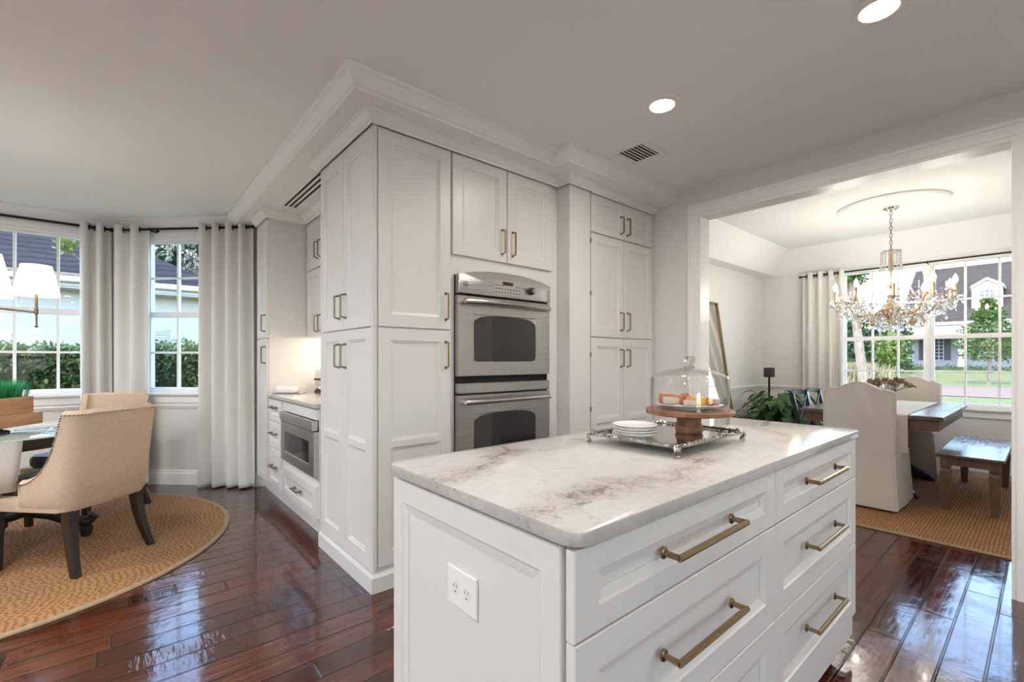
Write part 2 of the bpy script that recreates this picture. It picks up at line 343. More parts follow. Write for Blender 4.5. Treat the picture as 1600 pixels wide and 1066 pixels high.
    def front(s, u0, u1, z0, z1, n0=0., t=.02, panels=None, bev=.016, dep=.011, mg=.062, flat=False):
        """framed cabinet door / drawer front with recessed panels"""
        if panels is None: panels = [(u0+mg, u1-mg, z0+mg, z1-mg)]
        p = lambda u, n, z: s.f.p(u, n0+n, z)
        c = .0025
        def ring(a0, a1, b0, b1, n): return [p(a0, n, b0), p(a1, n, b0), p(a1, n, b1), p(a0, n, b1)]
        s.rings([ring(u0, u1, z0, z1, 0), ring(u0, u1, z0, z1, t-c), ring(u0+c, u1-c, z0+c, z1-c, t)], True, True, False)
        a0, a1, b0, b1 = u0+c, u1-c, z0+c, z1-c
        P = sorted(panels, key=lambda q: q[2])
        q = lambda x0, x1, y0, y1: s.face(ring(x0, x1, y0, y1, t))
        q(a0, P[0][0], b0, b1); q(P[0][1], a1, b0, b1)
        zz = b0
        for (x0, x1, y0, y1) in P:
            q(x0, x1, zz, y0); zz = y1
            s.rings([ring(x0, x1, y0, y1, t), ring(x0+bev*.18, x1-bev*.18, y0+bev*.18, y1-bev*.18, t-dep*.35), ring(x0+bev, x1-bev, y0+bev, y1-bev, t-dep*.75), ring(x0+bev, x1-bev, y0+bev, y1-bev, t-dep)], True, False, True)
        q(P[0][0], P[0][1], zz, b1)
        return s
    def build(s, name, mat, parent=None, smooth=False, weld=True, label=None):
        if weld: bmesh.ops.remove_doubles(s.bm, verts=s.bm.verts, dist=1e-6)
        bmesh.ops.recalc_face_normals(s.bm, faces=s.bm.faces)
        return link(name, s.bm, mat, parent, smooth, label)
def link(name, bm, mat, parent=None, smooth=False, label=None):
    me = bpy.data.meshes.new(name)
    if smooth:
        for f in bm.faces: f.smooth = True
        if smooth != 'all':
            for e in bm.edges:
                if len(e.link_faces) == 2 and e.calc_face_angle(0) > math.radians(38): e.smooth = False
    if parent is not None: off = woff(parent)
    elif len(bm.verts):
        xs = [v.co for v in bm.verts]; off = Vector(((min(v.x for v in xs)+max(v.x for v in xs))/2, (min(v.y for v in xs)+max(v.y for v in xs))/2, min(v.z for v in xs)))
        if name.startswith(('floor', 'ceiling')) or 'rug' in name or 'worktop' in name: off = Vector((0, 0, 0))
    else: off = Vector()
    bmesh.ops.translate(bm, verts=bm.verts, vec=-off); bm.to_mesh(me); bm.free()
    o = bpy.data.objects.new(name, me); COL.objects.link(o); me.materials.append(M[mat] if isinstance(mat, str) else mat)
    if parent is not None: o.parent = parent
    else: o.location = off
    if label: o['label'] = label
    return o
def tag(o, label=None, cat=None, group=None, kind=None):
    for k, v in (('label', label), ('category', cat), ('group', group), ('kind', kind)):
        if v: o[k] = v
    return o
def thing(name, loc, label, cat, group=None):
    o = bpy.data.objects.new(name, None); COL.objects.link(o); o.location = loc; o.empty_display_size = .1
    return tag(o, label, cat, group)
def struct(o, label=None, cat=None): return tag(o, label, cat, None, 'structure')
def sthing(name, loc, label, cat):
    o = thing(name, loc, label, cat); o['kind'] = 'structure'; return o
def copy_tree(o, parent=None):
    c = o.copy(); COL.objects.link(c); c.parent = parent
    for ch in list(o.children): copy_tree(ch, c)
    return c
def bez(a, b, c, d, n=12):
    a, b, c, d = map(Vector, (a, b, c, d)); return [a*(1-t)**3 + b*3*t*(1-t)**2 + c*3*t*t*(1-t) + d*t**3 for t in [i/n for i in range(n+1)]]
def pull_v(par, fr, u, z0, z1, n, mat='brass', r=.0058, so=.032):
    """upright bar pull: two posts with small tip buttons and a bar"""
    m = MB(fr); tip = .012
    for z, sg in ((z0, -1), (z1, 1)):
        m.lathe([(.0085, 0), (.0085, .004), (.006, .006)], fr.p(u, n, z+sg*tip*.6), 10, fr.N)
        m.tube([fr.p(u, n, z+sg*tip*.6), fr.p(u, n+.012, z+sg*tip*.5), fr.p(u, n+so, z)], r*.95, 8)
    m.tube([fr.p(u, n+so, z0-.003), fr.p(u, n+so, z1+.003)], r, 8)
    return m.build('handle', mat, par, True)
def pull_h(par, fr, u0, u1, z, n, mat='brass', r=.0065, so=.036):
    m = MB(fr)
    for u, sg in ((u0, -1), (u1, 1)):
        m.lathe([(.0125, 0), (.0125, .004), (.009, .0065)], fr.p(u, n, z), 14, fr.N)
        m.tube([fr.p(u, n, z), fr.p(u, n+so*.5, z), fr.p(u, n+so, z)], r, 8)
    m.tube([fr.p(u0-.004, n+so, z), fr.p(u1+.004, n+so, z)], r*1.05, 8)
    return m.build('handle', mat, par, True)
def amber():
    g = G('amber_crystal'); b = g.n('BsdfGlossy', {'Color': (.85, .62, .42, 1), 'Roughness': .12}); t = g.n('BsdfTransparent', {'Color': (.88, .74, .58, 1)}); m_ = g.n('MixShader', {0: .45, 1: b, 2: t}); g.t.links.new(m_.outputs[0], g.out.inputs[0]); M['amber_crystal'] = g.m
amber()
plain('silver_pad', (.46, .45, .44), .4, .6); plain('display_amber', (.06, .025, .012), .15); plain('oven_glass', (.020, .018, .019), .05, Specular_IOR_Level=.7); plain('polished_steel', (.60, .57, .54), .20, 1.)
# ================================================================== the setting
CZ = 2.54
W1 = F((0, 5.89), (1, 0), (0, -1)); W2 = F((0, 5.89), (.70711, -.70711), (-.70711, -.70711))
DW = F((7.0, 0), (0, 1), (-1, 0)); FW = F((0, -4.2), (1, 0), (0, 1))
floor_poly = [(-3.32, -4.32), (7.12, -4.32), (7.12, 2.8), (1.74, 2.95), (1.74, 4.15), (.05, 6.01), (-3.32, 6.01)]
struct(MB().prism(floor_poly, -.12, 0).build('floor', 'hand_scraped_planks'), 'dark red-brown hand-scraped plank floor', 'floor')
kit_poly = [(-3.32, -4.32), (3.53, -4.32), (3.53, 2.95), (1.74, 2.95), (1.74, 4.15), (-.0, 6.01), (-3.32, 6.01)]
struct(MB().prism(kit_poly, CZ, CZ+.1).build('ceiling', 'ceiling_paint'), 'smooth pale ceiling over the kitchen and breakfast bay', 'ceiling')
soff = [(.845, 5.03), (.845, 2.10), (2.185, 2.10), (2.185, 1.99), (3.41, 1.99), (3.41, 2.87), (1.61, 2.87), (1.61, 4.27)]
struct(MB().prism(soff, 2.455, CZ).build('ceiling_soffit', 'ceiling_paint'), 'dropped soffit above the tall white cabinets', 'ceiling')
def wall(name, fr, u0, u1, z0, z1, holes=(), th=.12, mat='wall_paint', label=None):
    m = MB(fr); us = sorted({u0, u1, *[h[0] for h in holes], *[h[1] for h in holes]})
    for a, b in zip(us, us[1:]):
        hs = [h for h in holes if h[0] <= a+1e-6 and h[1] >= b-1e-6]
        if not hs: m.box(a, b, -th, 0, z0, z1)
        else:
            h = hs[0]
            if h[2] > z0: m.box(a, b, -th, 0, z0, h[2])
            if h[3] < z1: m.box(a, b, -th, 0, h[3], z1)
    return struct(m.build(name, mat), label, 'wall')
WT = 2.9
w1h = [(-1.935, -1.045, .885, 2.37), (-1.005, -.10, .885, 2.37)]
wall('wall_bay', W1, -3.32, .04, -.12, WT, w1h, label='pale wall of the breakfast bay with the wide window')
w2h = [(.265, .895, .885, 2.37)]
wall('wall_bay', W2, -.04, 2.42, -.12, WT, w2h, label='angled pale wall of the breakfast bay with the narrow window')
dwh = [(.04, .885, .675, 2.31), (.895, 1.72, .675, 2.31)]
wall('wall_dining_window', DW, -1.02, 2.8, -.12, WT, dwh, label='pale dining room wall around the two large windows')
fwh = [(-2.9, -1.3, .10, 2.4), (1.0, 2.2, 1.10, 2.2)]
wall('wall_front', FW, -3.32, 7.12, -.12, WT, fwh, mat='taupe_paint', label='wall behind the kitchen with two added unseen windows')
wall('wall_left', F((-3.2, 0), (0, 1), (1, 0)), -4.2, 6.0, -.12, WT, mat='taupe_paint', label='wall at the far left of the kitchen')
wall('wall_right', F((3.41, 0), (0, 1), (-1, 0)), -4.2, 2.95, 0, WT, [(.104, 1.758, 0, 2.315)], label='pale kitchen wall with the wide cased opening to the dining room')
wall('wall_back', F((0, 2.87), (1, 0), (0, -1)), 1.62, 3.41, 0, WT, th=.08, label='wall behind the oven cabinets')
wall('wall_niche', F((1.62, 0), (0, 1), (-1, 0)), 2.87, 4.26, 0, WT, label='wall at the back of the coffee niche')
wall('wall_dining_left', F((0, 2.675), (1, 0), (0, -1)), 3.53, 7.12, 0, WT, label='left dining room wall behind the leaning mirror')
wall('wall_dining_right', F((0, -.9), (1, 0), (0, 1)), 3.53, 7.12, 0, WT, label='right dining room wall')
# dining tray ceiling
m = MB(); o4 = [(3.53, -.9), (7., -.9), (7., 2.675), (3.53, 2.675)]; a4 = [(3.53, -.725), (7., -.725), (7., 2.50), (3.53, 2.50)]; b4 = [(3.82, -.45), (6.71, -.45), (6.71, 2.23), (3.82, 2.23)]
m.rings([[(x, y, 2.36) for x, y in o4], [(x, y, 2.36) for x, y in a4], [(x, y, 2.65) for x, y in b4]], True, False, True)
m.rings([[(x, y, 2.36) for x, y in o4], [(x, y, 2.80) for x, y in o4]], True, False, True)
struct(m.build('ceiling_dining', 'ceiling_paint'), 'raised tray ceiling with sloped sides in the dining room', 'ceiling')
struct(MB().prism([(-4.1, -5.), (7.8, -5.), (7.8, 3.3), (2.1, 3.5), (2.1, 4.6), (.35, 6.6), (-4.1, 6.6)], 2.9, 3.02).build('roof', 'brown_shingles'), 'unseen roof slab added over the rooms against light leaks', 'roof')  # unseen slab added to stop light leaking in above the walls
# mouldings
crown = [(0, 2.455), (.012, 2.455), (.015, 2.468), (.024, 2.472), (.034, 2.486), (.05, 2.508), (.055, 2.52), (.062, 2.523), (.07, 2.530), (.07, 2.54), (0, 2.54)]
struct(MB().sweep(crown, [(.845, 5.03), (.845, 2.10), (2.185, 2.10), (2.185, 1.99), (3.41, 1.99)]).build('trim_1', 'trim_paint'), 'large white crown moulding around the soffit edge at the ceiling', 'crown moulding')
crn2 = [(0, 2.405), (.008, 2.405), (.010, 2.414), (.018, 2.418), (.030, 2.430), (.042, 2.444), (.047, 2.447), (.058, 2.449), (.058, 2.455), (0, 2.455)]
struct(MB().sweep(crn2, [(1.3, 3.062), (.984, 3.062), (.984, 2.244), (2.345, 2.244), (2.345, 2.134), (2.585, 2.134), (2.585, 2.15), (3.41, 2.15)]).build('trim_2', 'trim_paint'), 'white cove moulding along the top of the pantry and oven cabinets', 'crown moulding')
crn3 = [(0, 2.39), (.008, 2.39), (.012, 2.402), (.024, 2.412), (.044, 2.438), (.052, 2.444), (.062, 2.448), (.062, 2.455), (0, 2.455)]
struct(MB().sweep(crn3, [(.952, 4.66), (.952, 4.283), (1.268, 4.283), (1.268, 3.062)]).build('trim_3', 'trim_paint'), 'white cove moulding along the top of the niche cabinets', 'crown moulding')
crn4 = [(0, 2.452), (.014, 2.455), (.018, 2.468), (.03, 2.472), (.05, 2.50), (.062, 2.518), (.075, 2.522), (.088, 2.532), (.088, 2.54), (0, 2.54)]
struct(MB().sweep(crn4, [(-3.2, 5.89), (0, 5.89), (.86, 5.03)]).build('trim_4', 'trim_paint'), 'white crown moulding around the breakfast bay', 'crown moulding')
bb = [(0, 0), (.02, 0), (.02, .105), (.012, .118), (.012, .130), (.004, .14), (0, .14)]
struct(MB().sweep(bb, [(-3.2, 5.89), (0, 5.89), (1.03, 4.86)]).build('baseboard_bay', 'trim_paint'), 'white baseboard under the bay windows', 'baseboard')
struct(MB().sweep(bb, [(3.53, 2.675), (7., 2.675), (7., -.9)]).build('baseboard_dining', 'trim_paint'), 'white baseboard around the dining room', 'baseboard')
cr = [(0, .80), (.012, .80), (.014, .815), (.022, .82), (.024, .832), (.012, .838), (0, .84)]
struct(MB().sweep(cr, [(3.53, 2.675), (7., 2.675), (7., 1.80)]).build('trim_5', 'trim_paint'), 'slim white chair rail on the dining room walls', 'chair rail')
ap = [(0, .735), (.012, .735), (.015, .75), (.022, .755), (.022, .768), (.008, .775), (0, .775)]
struct(MB().sweep(ap, [(-3.2, 5.89), (0, 5.89), (1.0, 4.89)]).build('trim_6', 'trim_paint'), 'slim white rail under the bay window sills', 'chair rail')
# cased opening
m = MB()
m.box(3.398, 3.542, 1.742, 1.760, 0, 2.297); m.box(3.398, 3.542, .102, .120, 0, 2.297); m.box(3.398, 3.542, .102, 1.760, 2.297, 2.317)
for x0, x1 in ((3.392, 3.41), (3.53, 3.548)):
    for w, d in ((.078, 0.), (.022, .006)):
        xa, xb = ((x0-d, x1) if d == 0 else (x0-d, x0)) if x0 < 3.5 else ((x0, x1+d) if d == 0 else (x1, x1+d))
        a = .078-w
        m.box(xa, xb, 1.760+a, 1.838, 0, 2.317+a); m.box(xa, xb, .024, .102-a, 0, 2.317+a); m.box(xa, xb, .024, 1.838, 2.317+a, 2.395)
struct(m.build('trim_7', 'trim_paint'), 'white casing around the opening to the dining room', 'door casing')
# windows
def window(i, fr, u0, u1, z0, z1, cols, rows, meet, label, mw=.020, fw=.042, meetw=.05):
    w = sthing('window_%d' % i, fr.p((u0+u1)/2, -.05, z0), label, 'window')
    m = MB(fr)
    for a, b, c, d in ((u0, u0+fw*.6, z0+fw*.6, z1-fw*.6), (u1-fw*.6, u1, z0+fw*.6, z1-fw*.6), (u0, u1, z0, z0+fw*.6), (u0, u1, z1-fw*.6, z1)): m.box(a, b, -.11, -.005, c, d)
    m.build('window_frame', 'trim_paint', w)
    m = MB(fr); e = fw*.6
    for a, b, c, d in ((u0+e, u0+fw, z0+fw, z1-fw), (u1-fw, u1-e, z0+fw, z1-fw), (u0+e, u1-e, z0+e, z0+fw), (u0+e, u1-e, z1-fw, z1-e), (u0+fw, u1-fw, meet-meetw/2, meet+meetw/2)): m.box(a, b, -.085, -.045, c, d)
    for c in cols: m.box(c-mw/2, c+mw/2, -.08, -.05, z0+fw, z1-fw)
    for r in rows: m.box(u0+fw, u1-fw, -.078, -.052, r-mw/2, r+mw/2)
    m.build('sash', 'trim_paint', w)
    MB(fr).box(u0+e, u1-e, -.068, -.064, z0+e, z1-e).build('pane', 'window_glass', w)
    return w
window(1, W1, -1.005, -.10, .885, 2.37, [-.691, -.415], [1.266, 2.0], 1.640, 'wide white bay window seen beside the pleated curtain at the left')
window(2, W1, -1.935, -1.045, .885, 2.37, [-1.62, -1.34], [1.266, 2.0], 1.640, 'second white bay window, left of the one in view')
window(3, W2, .265, .895, .885, 2.37, [.58], [1.266, 1.99], 1.635, 'narrow white bay window between two curtains')
window(4, DW, .895, 1.72, .675, 2.31, [1.165, 1.41], [1.06, 1.865], 1.457, 'left large white dining room window behind the chandelier')
window(5, DW, .04, .885, .675, 2.31, [.334, .594], [1.06, 1.865], 1.457, 'right large white dining room window behind the dining table')
window(6, FW, -2.9, -1.3, .10, 2.4, [-2.37, -1.83], [.67, 1.82], 1.25, 'unseen window added behind the kitchen for daylight, left one')  # unseen window added to let more daylight into the kitchen
window(7, FW, 1.0, 2.2, 1.10, 2.2, [1.4, 1.8], [1.38, 1.92], 1.65, 'unseen window added behind the kitchen for daylight, right one')  # unseen window added for daylight, kept small to spare the island drawers
def sill(i, fr, u0, u1, z, label):
    m = MB(fr); m.box(u0, u1, -.06, .045, z-.03, z, .006); m.box(u0+.02, u1-.02, 0, .018, z-.10, z-.03); struct(m.build('trim_%d' % i, 'trim_paint'), label, 'window sill')
sill(8, W1, -2.0, -.06, .885, 'white sill under the wide bay window'); sill(9, W2, .2, .96, .885, 'white sill under the narrow bay window'); sill(10, DW, -.02, 1.79, .675, 'white sill under the dining room windows')
m = MB(DW); m.box(-.02, .04, 0, .015, .675, 2.30); m.box(1.72, 1.79, 0, .015, .675, 2.30); m.box(-.02, 1.79, 0, .015, 2.30, 2.35); m.box(.872, .908, -.02, .014, .675, 2.30)
struct(m.build('trim_11', 'trim_paint'), 'white casing around the dining room windows', 'window casing')
m = MB(W1); m.box(-2.0, -1.935, 0, .014, .885, 2.37); m.box(-.10, -.05, 0, .014, .885, 2.37); m.box(-2., -.05, 0, .014, 2.37, 2.42)
struct(m.build('trim_12', 'trim_paint'), 'white casing around the wide bay window', 'window casing')
m = MB(W2); m.box(.21, .265, 0, .014, .885, 2.37); m.box(.895, .95, 0, .014, .885, 2.37); m.box(.21, .95, 0, .014, 2.37, 2.42)
struct(m.build('trim_13', 'trim_paint'), 'white casing around the narrow bay window', 'window casing')

# ------------------------------------------------------------------ ceiling lights and vents
def can(x, y, label, lens='led_disc'):
    t = thing('recessed_light', (x, y, CZ), label, 'ceiling light', 'recessed ceiling lights')
    MB().lathe([(.060, -.002), (.062, -.012), (.074, -.010), (.082, -.004), (.083, 0.)], (x, y, CZ), 40, cap=False).build('trim_ring', 'trim_paint', t, True)
    MB().lathe([(.0615, -.003), (.0615, -.006)], (x, y, CZ), 40).build('lens', lens, t)
can(2.168, 1.318, 'lit round recessed ceiling light nearer the ceiling vent')
can(2.20, .42, 'lit round recessed ceiling light at the top edge, above the island')
for i, (x, y) in enumerate(((2.2, -.5), (2.2, -1.5), (.75, .42), (-.8, -1.5), (-2.2, -.2), (-2.2, -1.5), (.75, -2.9), (2.2, -2.9), (-.8, -2.9))):  # unseen lights added to raise the kitchen brightness
    can(x, y, 'added unseen ceiling light brightening the kitchen')
for x, y in ((-1.0, 1.0), (-2.2, 1.1), (-1.0, 2.3), (-2.2, 2.4), (-1.35, 3.6), (-2.3, 3.8), (-1.7, 4.9)):  # unseen cool lights added to brighten the dim bay
    can(x, y, 'added unseen cool ceiling light brightening the breakfast room', 'cool_fill_disc')
v = thing('ceiling_vent', (2.565, 1.73, CZ), 'white louvred air vent in the kitchen ceiling', 'air vent')
m = MB(); x0, x1, y0, y1 = 2.428, 2.70, 1.608, 1.852
for a, b, c, d in ((x0, x1, y0, y0+.032), (x0, x1, y1-.032, y1), (x0, x0+.032, y0+.032, y1-.032), (x1-.032, x1, y0+.032, y1-.032)): m.box(a, b, c, d, CZ-.008, CZ)
m.build('frame', 'trim_paint', v)
m = MB()
for k in range(7):
    y = y0+.045+k*.0258; m.rings([[(x, y, CZ-.004), (x, y+.012, CZ-.0015), (x, y+.013, CZ-.002), (x, y+.001, CZ-.0055)] for x in (x0+.032, x1-.032)])
m.build('louvres', 'trim_paint', v)
MB().box(x0+.03, x1-.03, y0+.03, y1-.03, CZ-.0012, CZ-.0005).build('duct', 'dark_gap', v)
v = thing('linear_vent', (1.07, 3.5, 2.455), 'linear air vent with three black slots in the soffit over the niche', 'air vent')
for x in (1.028, 1.064, 1.100): MB().box(x, x+.017, 3.07, 4.05, 2.4525, 2.456).build('slot', 'dark_gap', v)
m = MB()
for x in (1.020, 1.045, 1.081, 1.117): m.box(x, x+(.019 if x > 1.04 and x < 1.11 else .008), 3.07, 4.06, 2.452, 2.456)
m.build('frame', 'trim_paint', v)
t = thing('ceiling_medallion', (5.53, .965, 2.65), 'round white plaster ceiling medallion above the chandelier', 'ceiling medallion')
MB().lathe([(.42, 0), (.42, -.012), (.405, -.024), (.385, -.028), (.368, -.024), (.36, -.012), (.345, -.008), (.18, -.006), (.15, -.014), (.11, -.022), (.09, -.020), (.05, -.02)], (5.53, .965, 2.65), 64).build('rosette', 'trim_paint', t, True)
# ================================================================== kitchen cabinets
OF = F((0, 2.272), (1, 0), (0, -1)); LF = F((1.012, 0), (0, 1), (-1, 0)); RF = F((0, 2.17), (1, 0), (0, -1))
NF = F((.990, 0), (0, 1), (-1, 0)); UF = F((1.29, 0), (0, 1), (-1, 0)); TF = F((.975, 0), (0, 1), (-1, 0))
CP = 'cabinet_paint'
def door(par, fr, u0, u1, z0, z1, panels=None, hu=None, hz=None, name='door', **kw):
    d = MB(fr).front(u0, u1, z0, z1, panels=panels, **kw).build(name, CP, par)
    if hu is not None: pull_v(d, fr, hu, hz[0], hz[1], .02, HANDLE)
    return d
HANDLE = 'brass'
# pantry on the corner
pan = thing('pantry_cabinet', (1.25, 2.65, 0), 'tall white corner pantry with panelled doors on two faces, left of the double oven', 'cabinet')
m = MB(); m.prism([(1.012, 2.272), (1.470, 2.272), (1.470, 2.862), (1.61, 2.862), (1.61, 3.055), (1.012, 3.055)], .08, 2.4545)
m.box(.992, 1.016, 2.2525, 2.274, .095, 2.41); m.box(1.000, 1.006, 2.249, 2.253, .095, 2.41); m.build('body', CP, pan)
m = MB(); bp = [(0, 0), (.031, 0), (.031, .078), (.026, .086), (.020, .096), (0, .096)]
m.sweep(bp, [(1.012, 3.056), (1.012, 2.272), (1.470, 2.272)]); m.build('plinth', CP, pan)
HANDLE = 'pewter'
for (u0, u1, hu) in ((2.279, 2.660, 2.615), (2.666, 3.048, 2.712)):
    door(pan, LF, u0, u1, 1.372, 2.405, [(u0+.066, u1-.066, 1.432, 2.330)], hu, (1.445, 1.565))
    door(pan, LF, u0, u1, .100, 1.364, [(u0+.066, u1-.066, .185, .720), (u0+.066, u1-.066, .755, 1.310)], hu, (1.160, 1.280))
HANDLE = 'brass'
door(pan, OF, 1.022, 1.464, 1.372, 2.405, [(1.092, 1.394, 1.438, 2.335)], 1.430, (1.435, 1.570))
door(pan, OF, 1.022, 1.464, .120, 1.364, [(1.092, 1.394, .19, .734), (1.092, 1.394, .768, 1.300)], 1.430, (1.160, 1.292))
# oven cabinet
ov = thing('oven_cabinet', (1.91, 2.56, 0), 'tall white cabinet with two doors above the built-in double oven', 'cabinet')
m = MB(); m.box(1.472, 2.366, 2.272, 2.862, .08, .43); m.box(1.472, 2.366, 2.272, 2.862, 1.700, 2.4545); m.box(1.472, 1.499, 2.272, 2.862, .43, 1.70); m.box(2.262, 2.366, 2.272, 2.862, .43, 1.70)
m.build('body', CP, ov)
MB().sweep(bp, [(1.470, 2.272), (2.366, 2.272)]).build('plinth', CP, ov)
door(ov, OF, 1.479, 1.889, 1.815, 2.405, None, 1.848, (1.872, 2.010), mg=.068); door(ov, OF, 1.895, 2.300, 1.815, 2.405, None, 1.936, (1.872, 2.010), mg=.068)
dr = MB(OF).front(1.479, 2.300, .120, .410).build('drawer', CP, ov); pull_h(dr, OF, 1.72, 2.06, .30, .02)
# tall cabinet on the right
rc = thing('pantry_cabinet', (2.9, 2.5, 0), 'tall white six-door cabinet right of the double oven, next to the dining opening', 'cabinet')
m = MB(); m.box(2.368, 2.585, 2.150, 2.862, .08, 2.4545); m.box(2.585, 3.408, 2.17, 2.862, .08, 2.4545); m.build('body', CP, rc)
MB().sweep(bp, [(2.368, 2.272), (2.368, 2.16), (3.40, 2.16)]).build('plinth', CP, rc)
for (u0, u1, hu) in ((2.600, 2.989, 2.949), (2.994, 3.384, 3.033)):
    door(rc, RF, u0, u1, 2.128, 2.402, None, hu, (2.175, 2.290), mg=.058); door(rc, RF, u0, u1, 1.366, 2.118, None, hu, (1.430, 1.552)); door(rc, RF, u0, u1, .120, 1.357, [(u0+.062, u1-.062, .18, .73), (u0+.062, u1-.062, .765, 1.295)], hu, (1.150, 1.268))
for z in (2.06, 1.68, 1.235, .84): MB(RF).box(2.590, 2.598, 0, .022, z-.016, z+.016).build('hinge', 'brass', rc)
# niche: base cabinet
nb = thing('base_cabinet', (1.30, 3.67, 0), 'white base cabinet with four drawers holding the microwave drawer', 'cabinet')
m = MB(); m.box(.990, 1.605, 3.060, 3.075, .13, .884); m.box(.990, 1.605, 3.842, 4.278, .13, .884); m.box(.990, 1.605, 3.075, 3.842, .13, .432); m.box(.990, 1.605, 3.075, 3.842, .806, .884); m.box(1.59, 1.605, 3.075, 3.842, .43, .806)
m.build('body', CP, nb)
MB().box(1.057, 1.60, 3.060, 4.282, 0, .13).build('toe_kick', CP, nb)
HANDLE = 'pewter'
for z0, z1, hz in ((.698, .872, .808), (.478, .690, .597), (.165, .470, .330)):
    d = MB(NF).front(3.925, 4.272, z0, z1, mg=.052).build('drawer', CP, nb); pull_h(d, NF, 4.035, 4.165, hz, .02, 'pewter', so=.03)
d = MB(NF).front(3.085, 3.870, .165, .372, mg=.055).build('drawer', CP, nb); pull_h(d, NF, 3.40, 3.53, .275, .02, 'pewter', so=.03)
MB(NF).box(3.072, 3.845, 0, .014, .806, .872).build('filler_panel', CP, nb)
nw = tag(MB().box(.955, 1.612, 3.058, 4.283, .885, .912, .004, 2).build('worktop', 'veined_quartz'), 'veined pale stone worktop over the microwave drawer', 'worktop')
# microwave drawer
mw = thing('microwave_drawer', (1.25, 3.46, .43), 'stainless steel microwave drawer built in under the niche worktop', 'microwave')
MB().box(.995, 1.55, 3.085, 3.835, .442, .796).build('chassis', 'black_metal', mw)
m = MB(NF); m.plate([(3.072, .738), (3.848, .738), (3.848, .800), (3.072, .800)], .005, .045, .004); m.build('control_panel', 'stainless', mw)
m = MB(NF); m.front(3.072, 3.848, .436, .730, 0, .034, [(3.17, 3.765, .505, .665)], .006, .006); dd = m.build('door', 'stainless', mw)
MB(NF).box(3.178, 3.757, .0285, .030, .513, .657).build('window', 'black_glass', dd)
MB(NF).box(3.08, 3.84, .002, .030, .728, .740).build('gap', 'dark_gap', mw)
# niche: wall cabinets
nu = thing('wall_cabinet', (1.45, 3.67, 1.39), 'white wall cabinet with stacked doors above the niche worktop', 'cabinet')
MB().box(1.29, 1.610, 3.060, 4.280, 1.392, 2.4545).build('body', CP, nu)
for u0, u1, hu in ((3.925, 4.270, 3.966), (3.575, 3.920, 3.880), (3.220, 3.570, 3.260)):
    door(nu, UF, u0, u1, 1.974, 2.388, None, hu, (2.05, 2.175), mg=.055); door(nu, UF, u0, u1, 1.395, 1.966, None, hu, (1.440, 1.560), mg=.055)
MB().box(1.40, 1.43, 3.15, 4.20, 1.384, 1.3915).build('strip_light', 'strip_light', nu)
# niche: tall end cabinet
tc = thing('tall_cabinet', (1.15, 4.45, 0), 'narrow tall white cabinet beside the right bay curtain', 'cabinet')
MB().prism([(.975, 4.287), (1.555, 4.287), (1.20, 4.642), (.975, 4.642)], .167, 2.4545).build('body', CP, tc)
MB().prism([(1.057, 4.287), (1.54, 4.287), (1.057, 4.772)], 0, .166).build('toe_kick', CP, tc)
door(tc, TF, 4.296, 4.640, 1.383, 2.385, None, 4.338, (1.445, 1.570), mg=.05); door(tc, TF, 4.296, 4.640, .170, 1.374, None, 4.338, (1.175, 1.300), mg=.05)
HANDLE = 'brass'
# ------------------------------------------------------------------ double oven
wo_ = thing('double_wall_oven', (1.88, 2.5, .43), 'stainless steel double wall oven with two windowed doors', 'oven')
XL, XR = 1.5005, 2.252
def oz(x, a, b): return a + b*(1-((x-(XL+XR)/2)/((XR-XL)/2))**2)
MB().box(1.502, 2.258, 2.28, 2.80, .436, 1.697).build('chassis', 'black_metal', wo_)
MB(OF).box(1.4995, 2.258, .001, .012, .434, 1.69).build('trim_frame', 'black_plastic', wo_)
SS = 'stainless'
xs = [XL + (XR-XL)*i/16 for i in range(17)]
m = MB(OF); m.plate([(XL, 1.588), (XR, 1.588)] + [(x, oz(x, 1.700, .042)) for x in reversed(xs)], .012, .05, .006); cp = m.build('control_panel', SS, wo_, True)
MB(OF).plate([(1.755, 1.606), (1.985, 1.606), (1.985, 1.690), (1.980, 1.694), (1.765, 1.694), (1.755, 1.688)], .05, .0525, .001).build('keypad', 'silver_pad', cp)
MB(OF).box(1.828, 1.912, .0525, .0535, 1.664, 1.686).build('display', 'display_amber', cp)
m = MB(OF)
for r in range(3):
    for c in range(9):
        if r == 2 and 2 < c < 7: continue
        m.box(1.768+c*.024, 1.782+c*.024, .0525, .0532, 1.616+r*.021, 1.621+r*.021)
m.build('button_marks', 'charcoal', cp)
k = MB().lathe([(.026, 0), (.026, .004), (.022, .006), (.021, .026), (.017, .030)], OF.p(2.072, .05, 1.648), 24, (0, -1, 0)).build('knob', 'charcoal', cp, True)
m = MB(OF); m.lathe([(.0165, .0295), (.0165, .0315)], OF.p(2.072, .05, 1.648), 24, (0, -1, 0)); m.box(2.067, 2.077, .05, .088, 1.630, 1.666); m.build('grip', SS, k)
m = MB(); c0 = OF.p(1.548, .051, 1.640)
m.tube([c0 + Vector((math.cos(a)*.0155, 0, math.sin(a)*.0155)) for a in [2*PI*i/24 for i in range(24)]], .0014, 5, closed=True)
m.tube([c0 + Vector((x, 0, z)) for x, z in ((.008, .007), (.002, .010), (-.007, .004), (-.008, -.005), (-.001, -.009), (.003, -.002), (-.003, .001), (.004, .002), (.008, -.004), (.010, -.009))], .0013, 5)
m.build('badge', 'charcoal', cp)
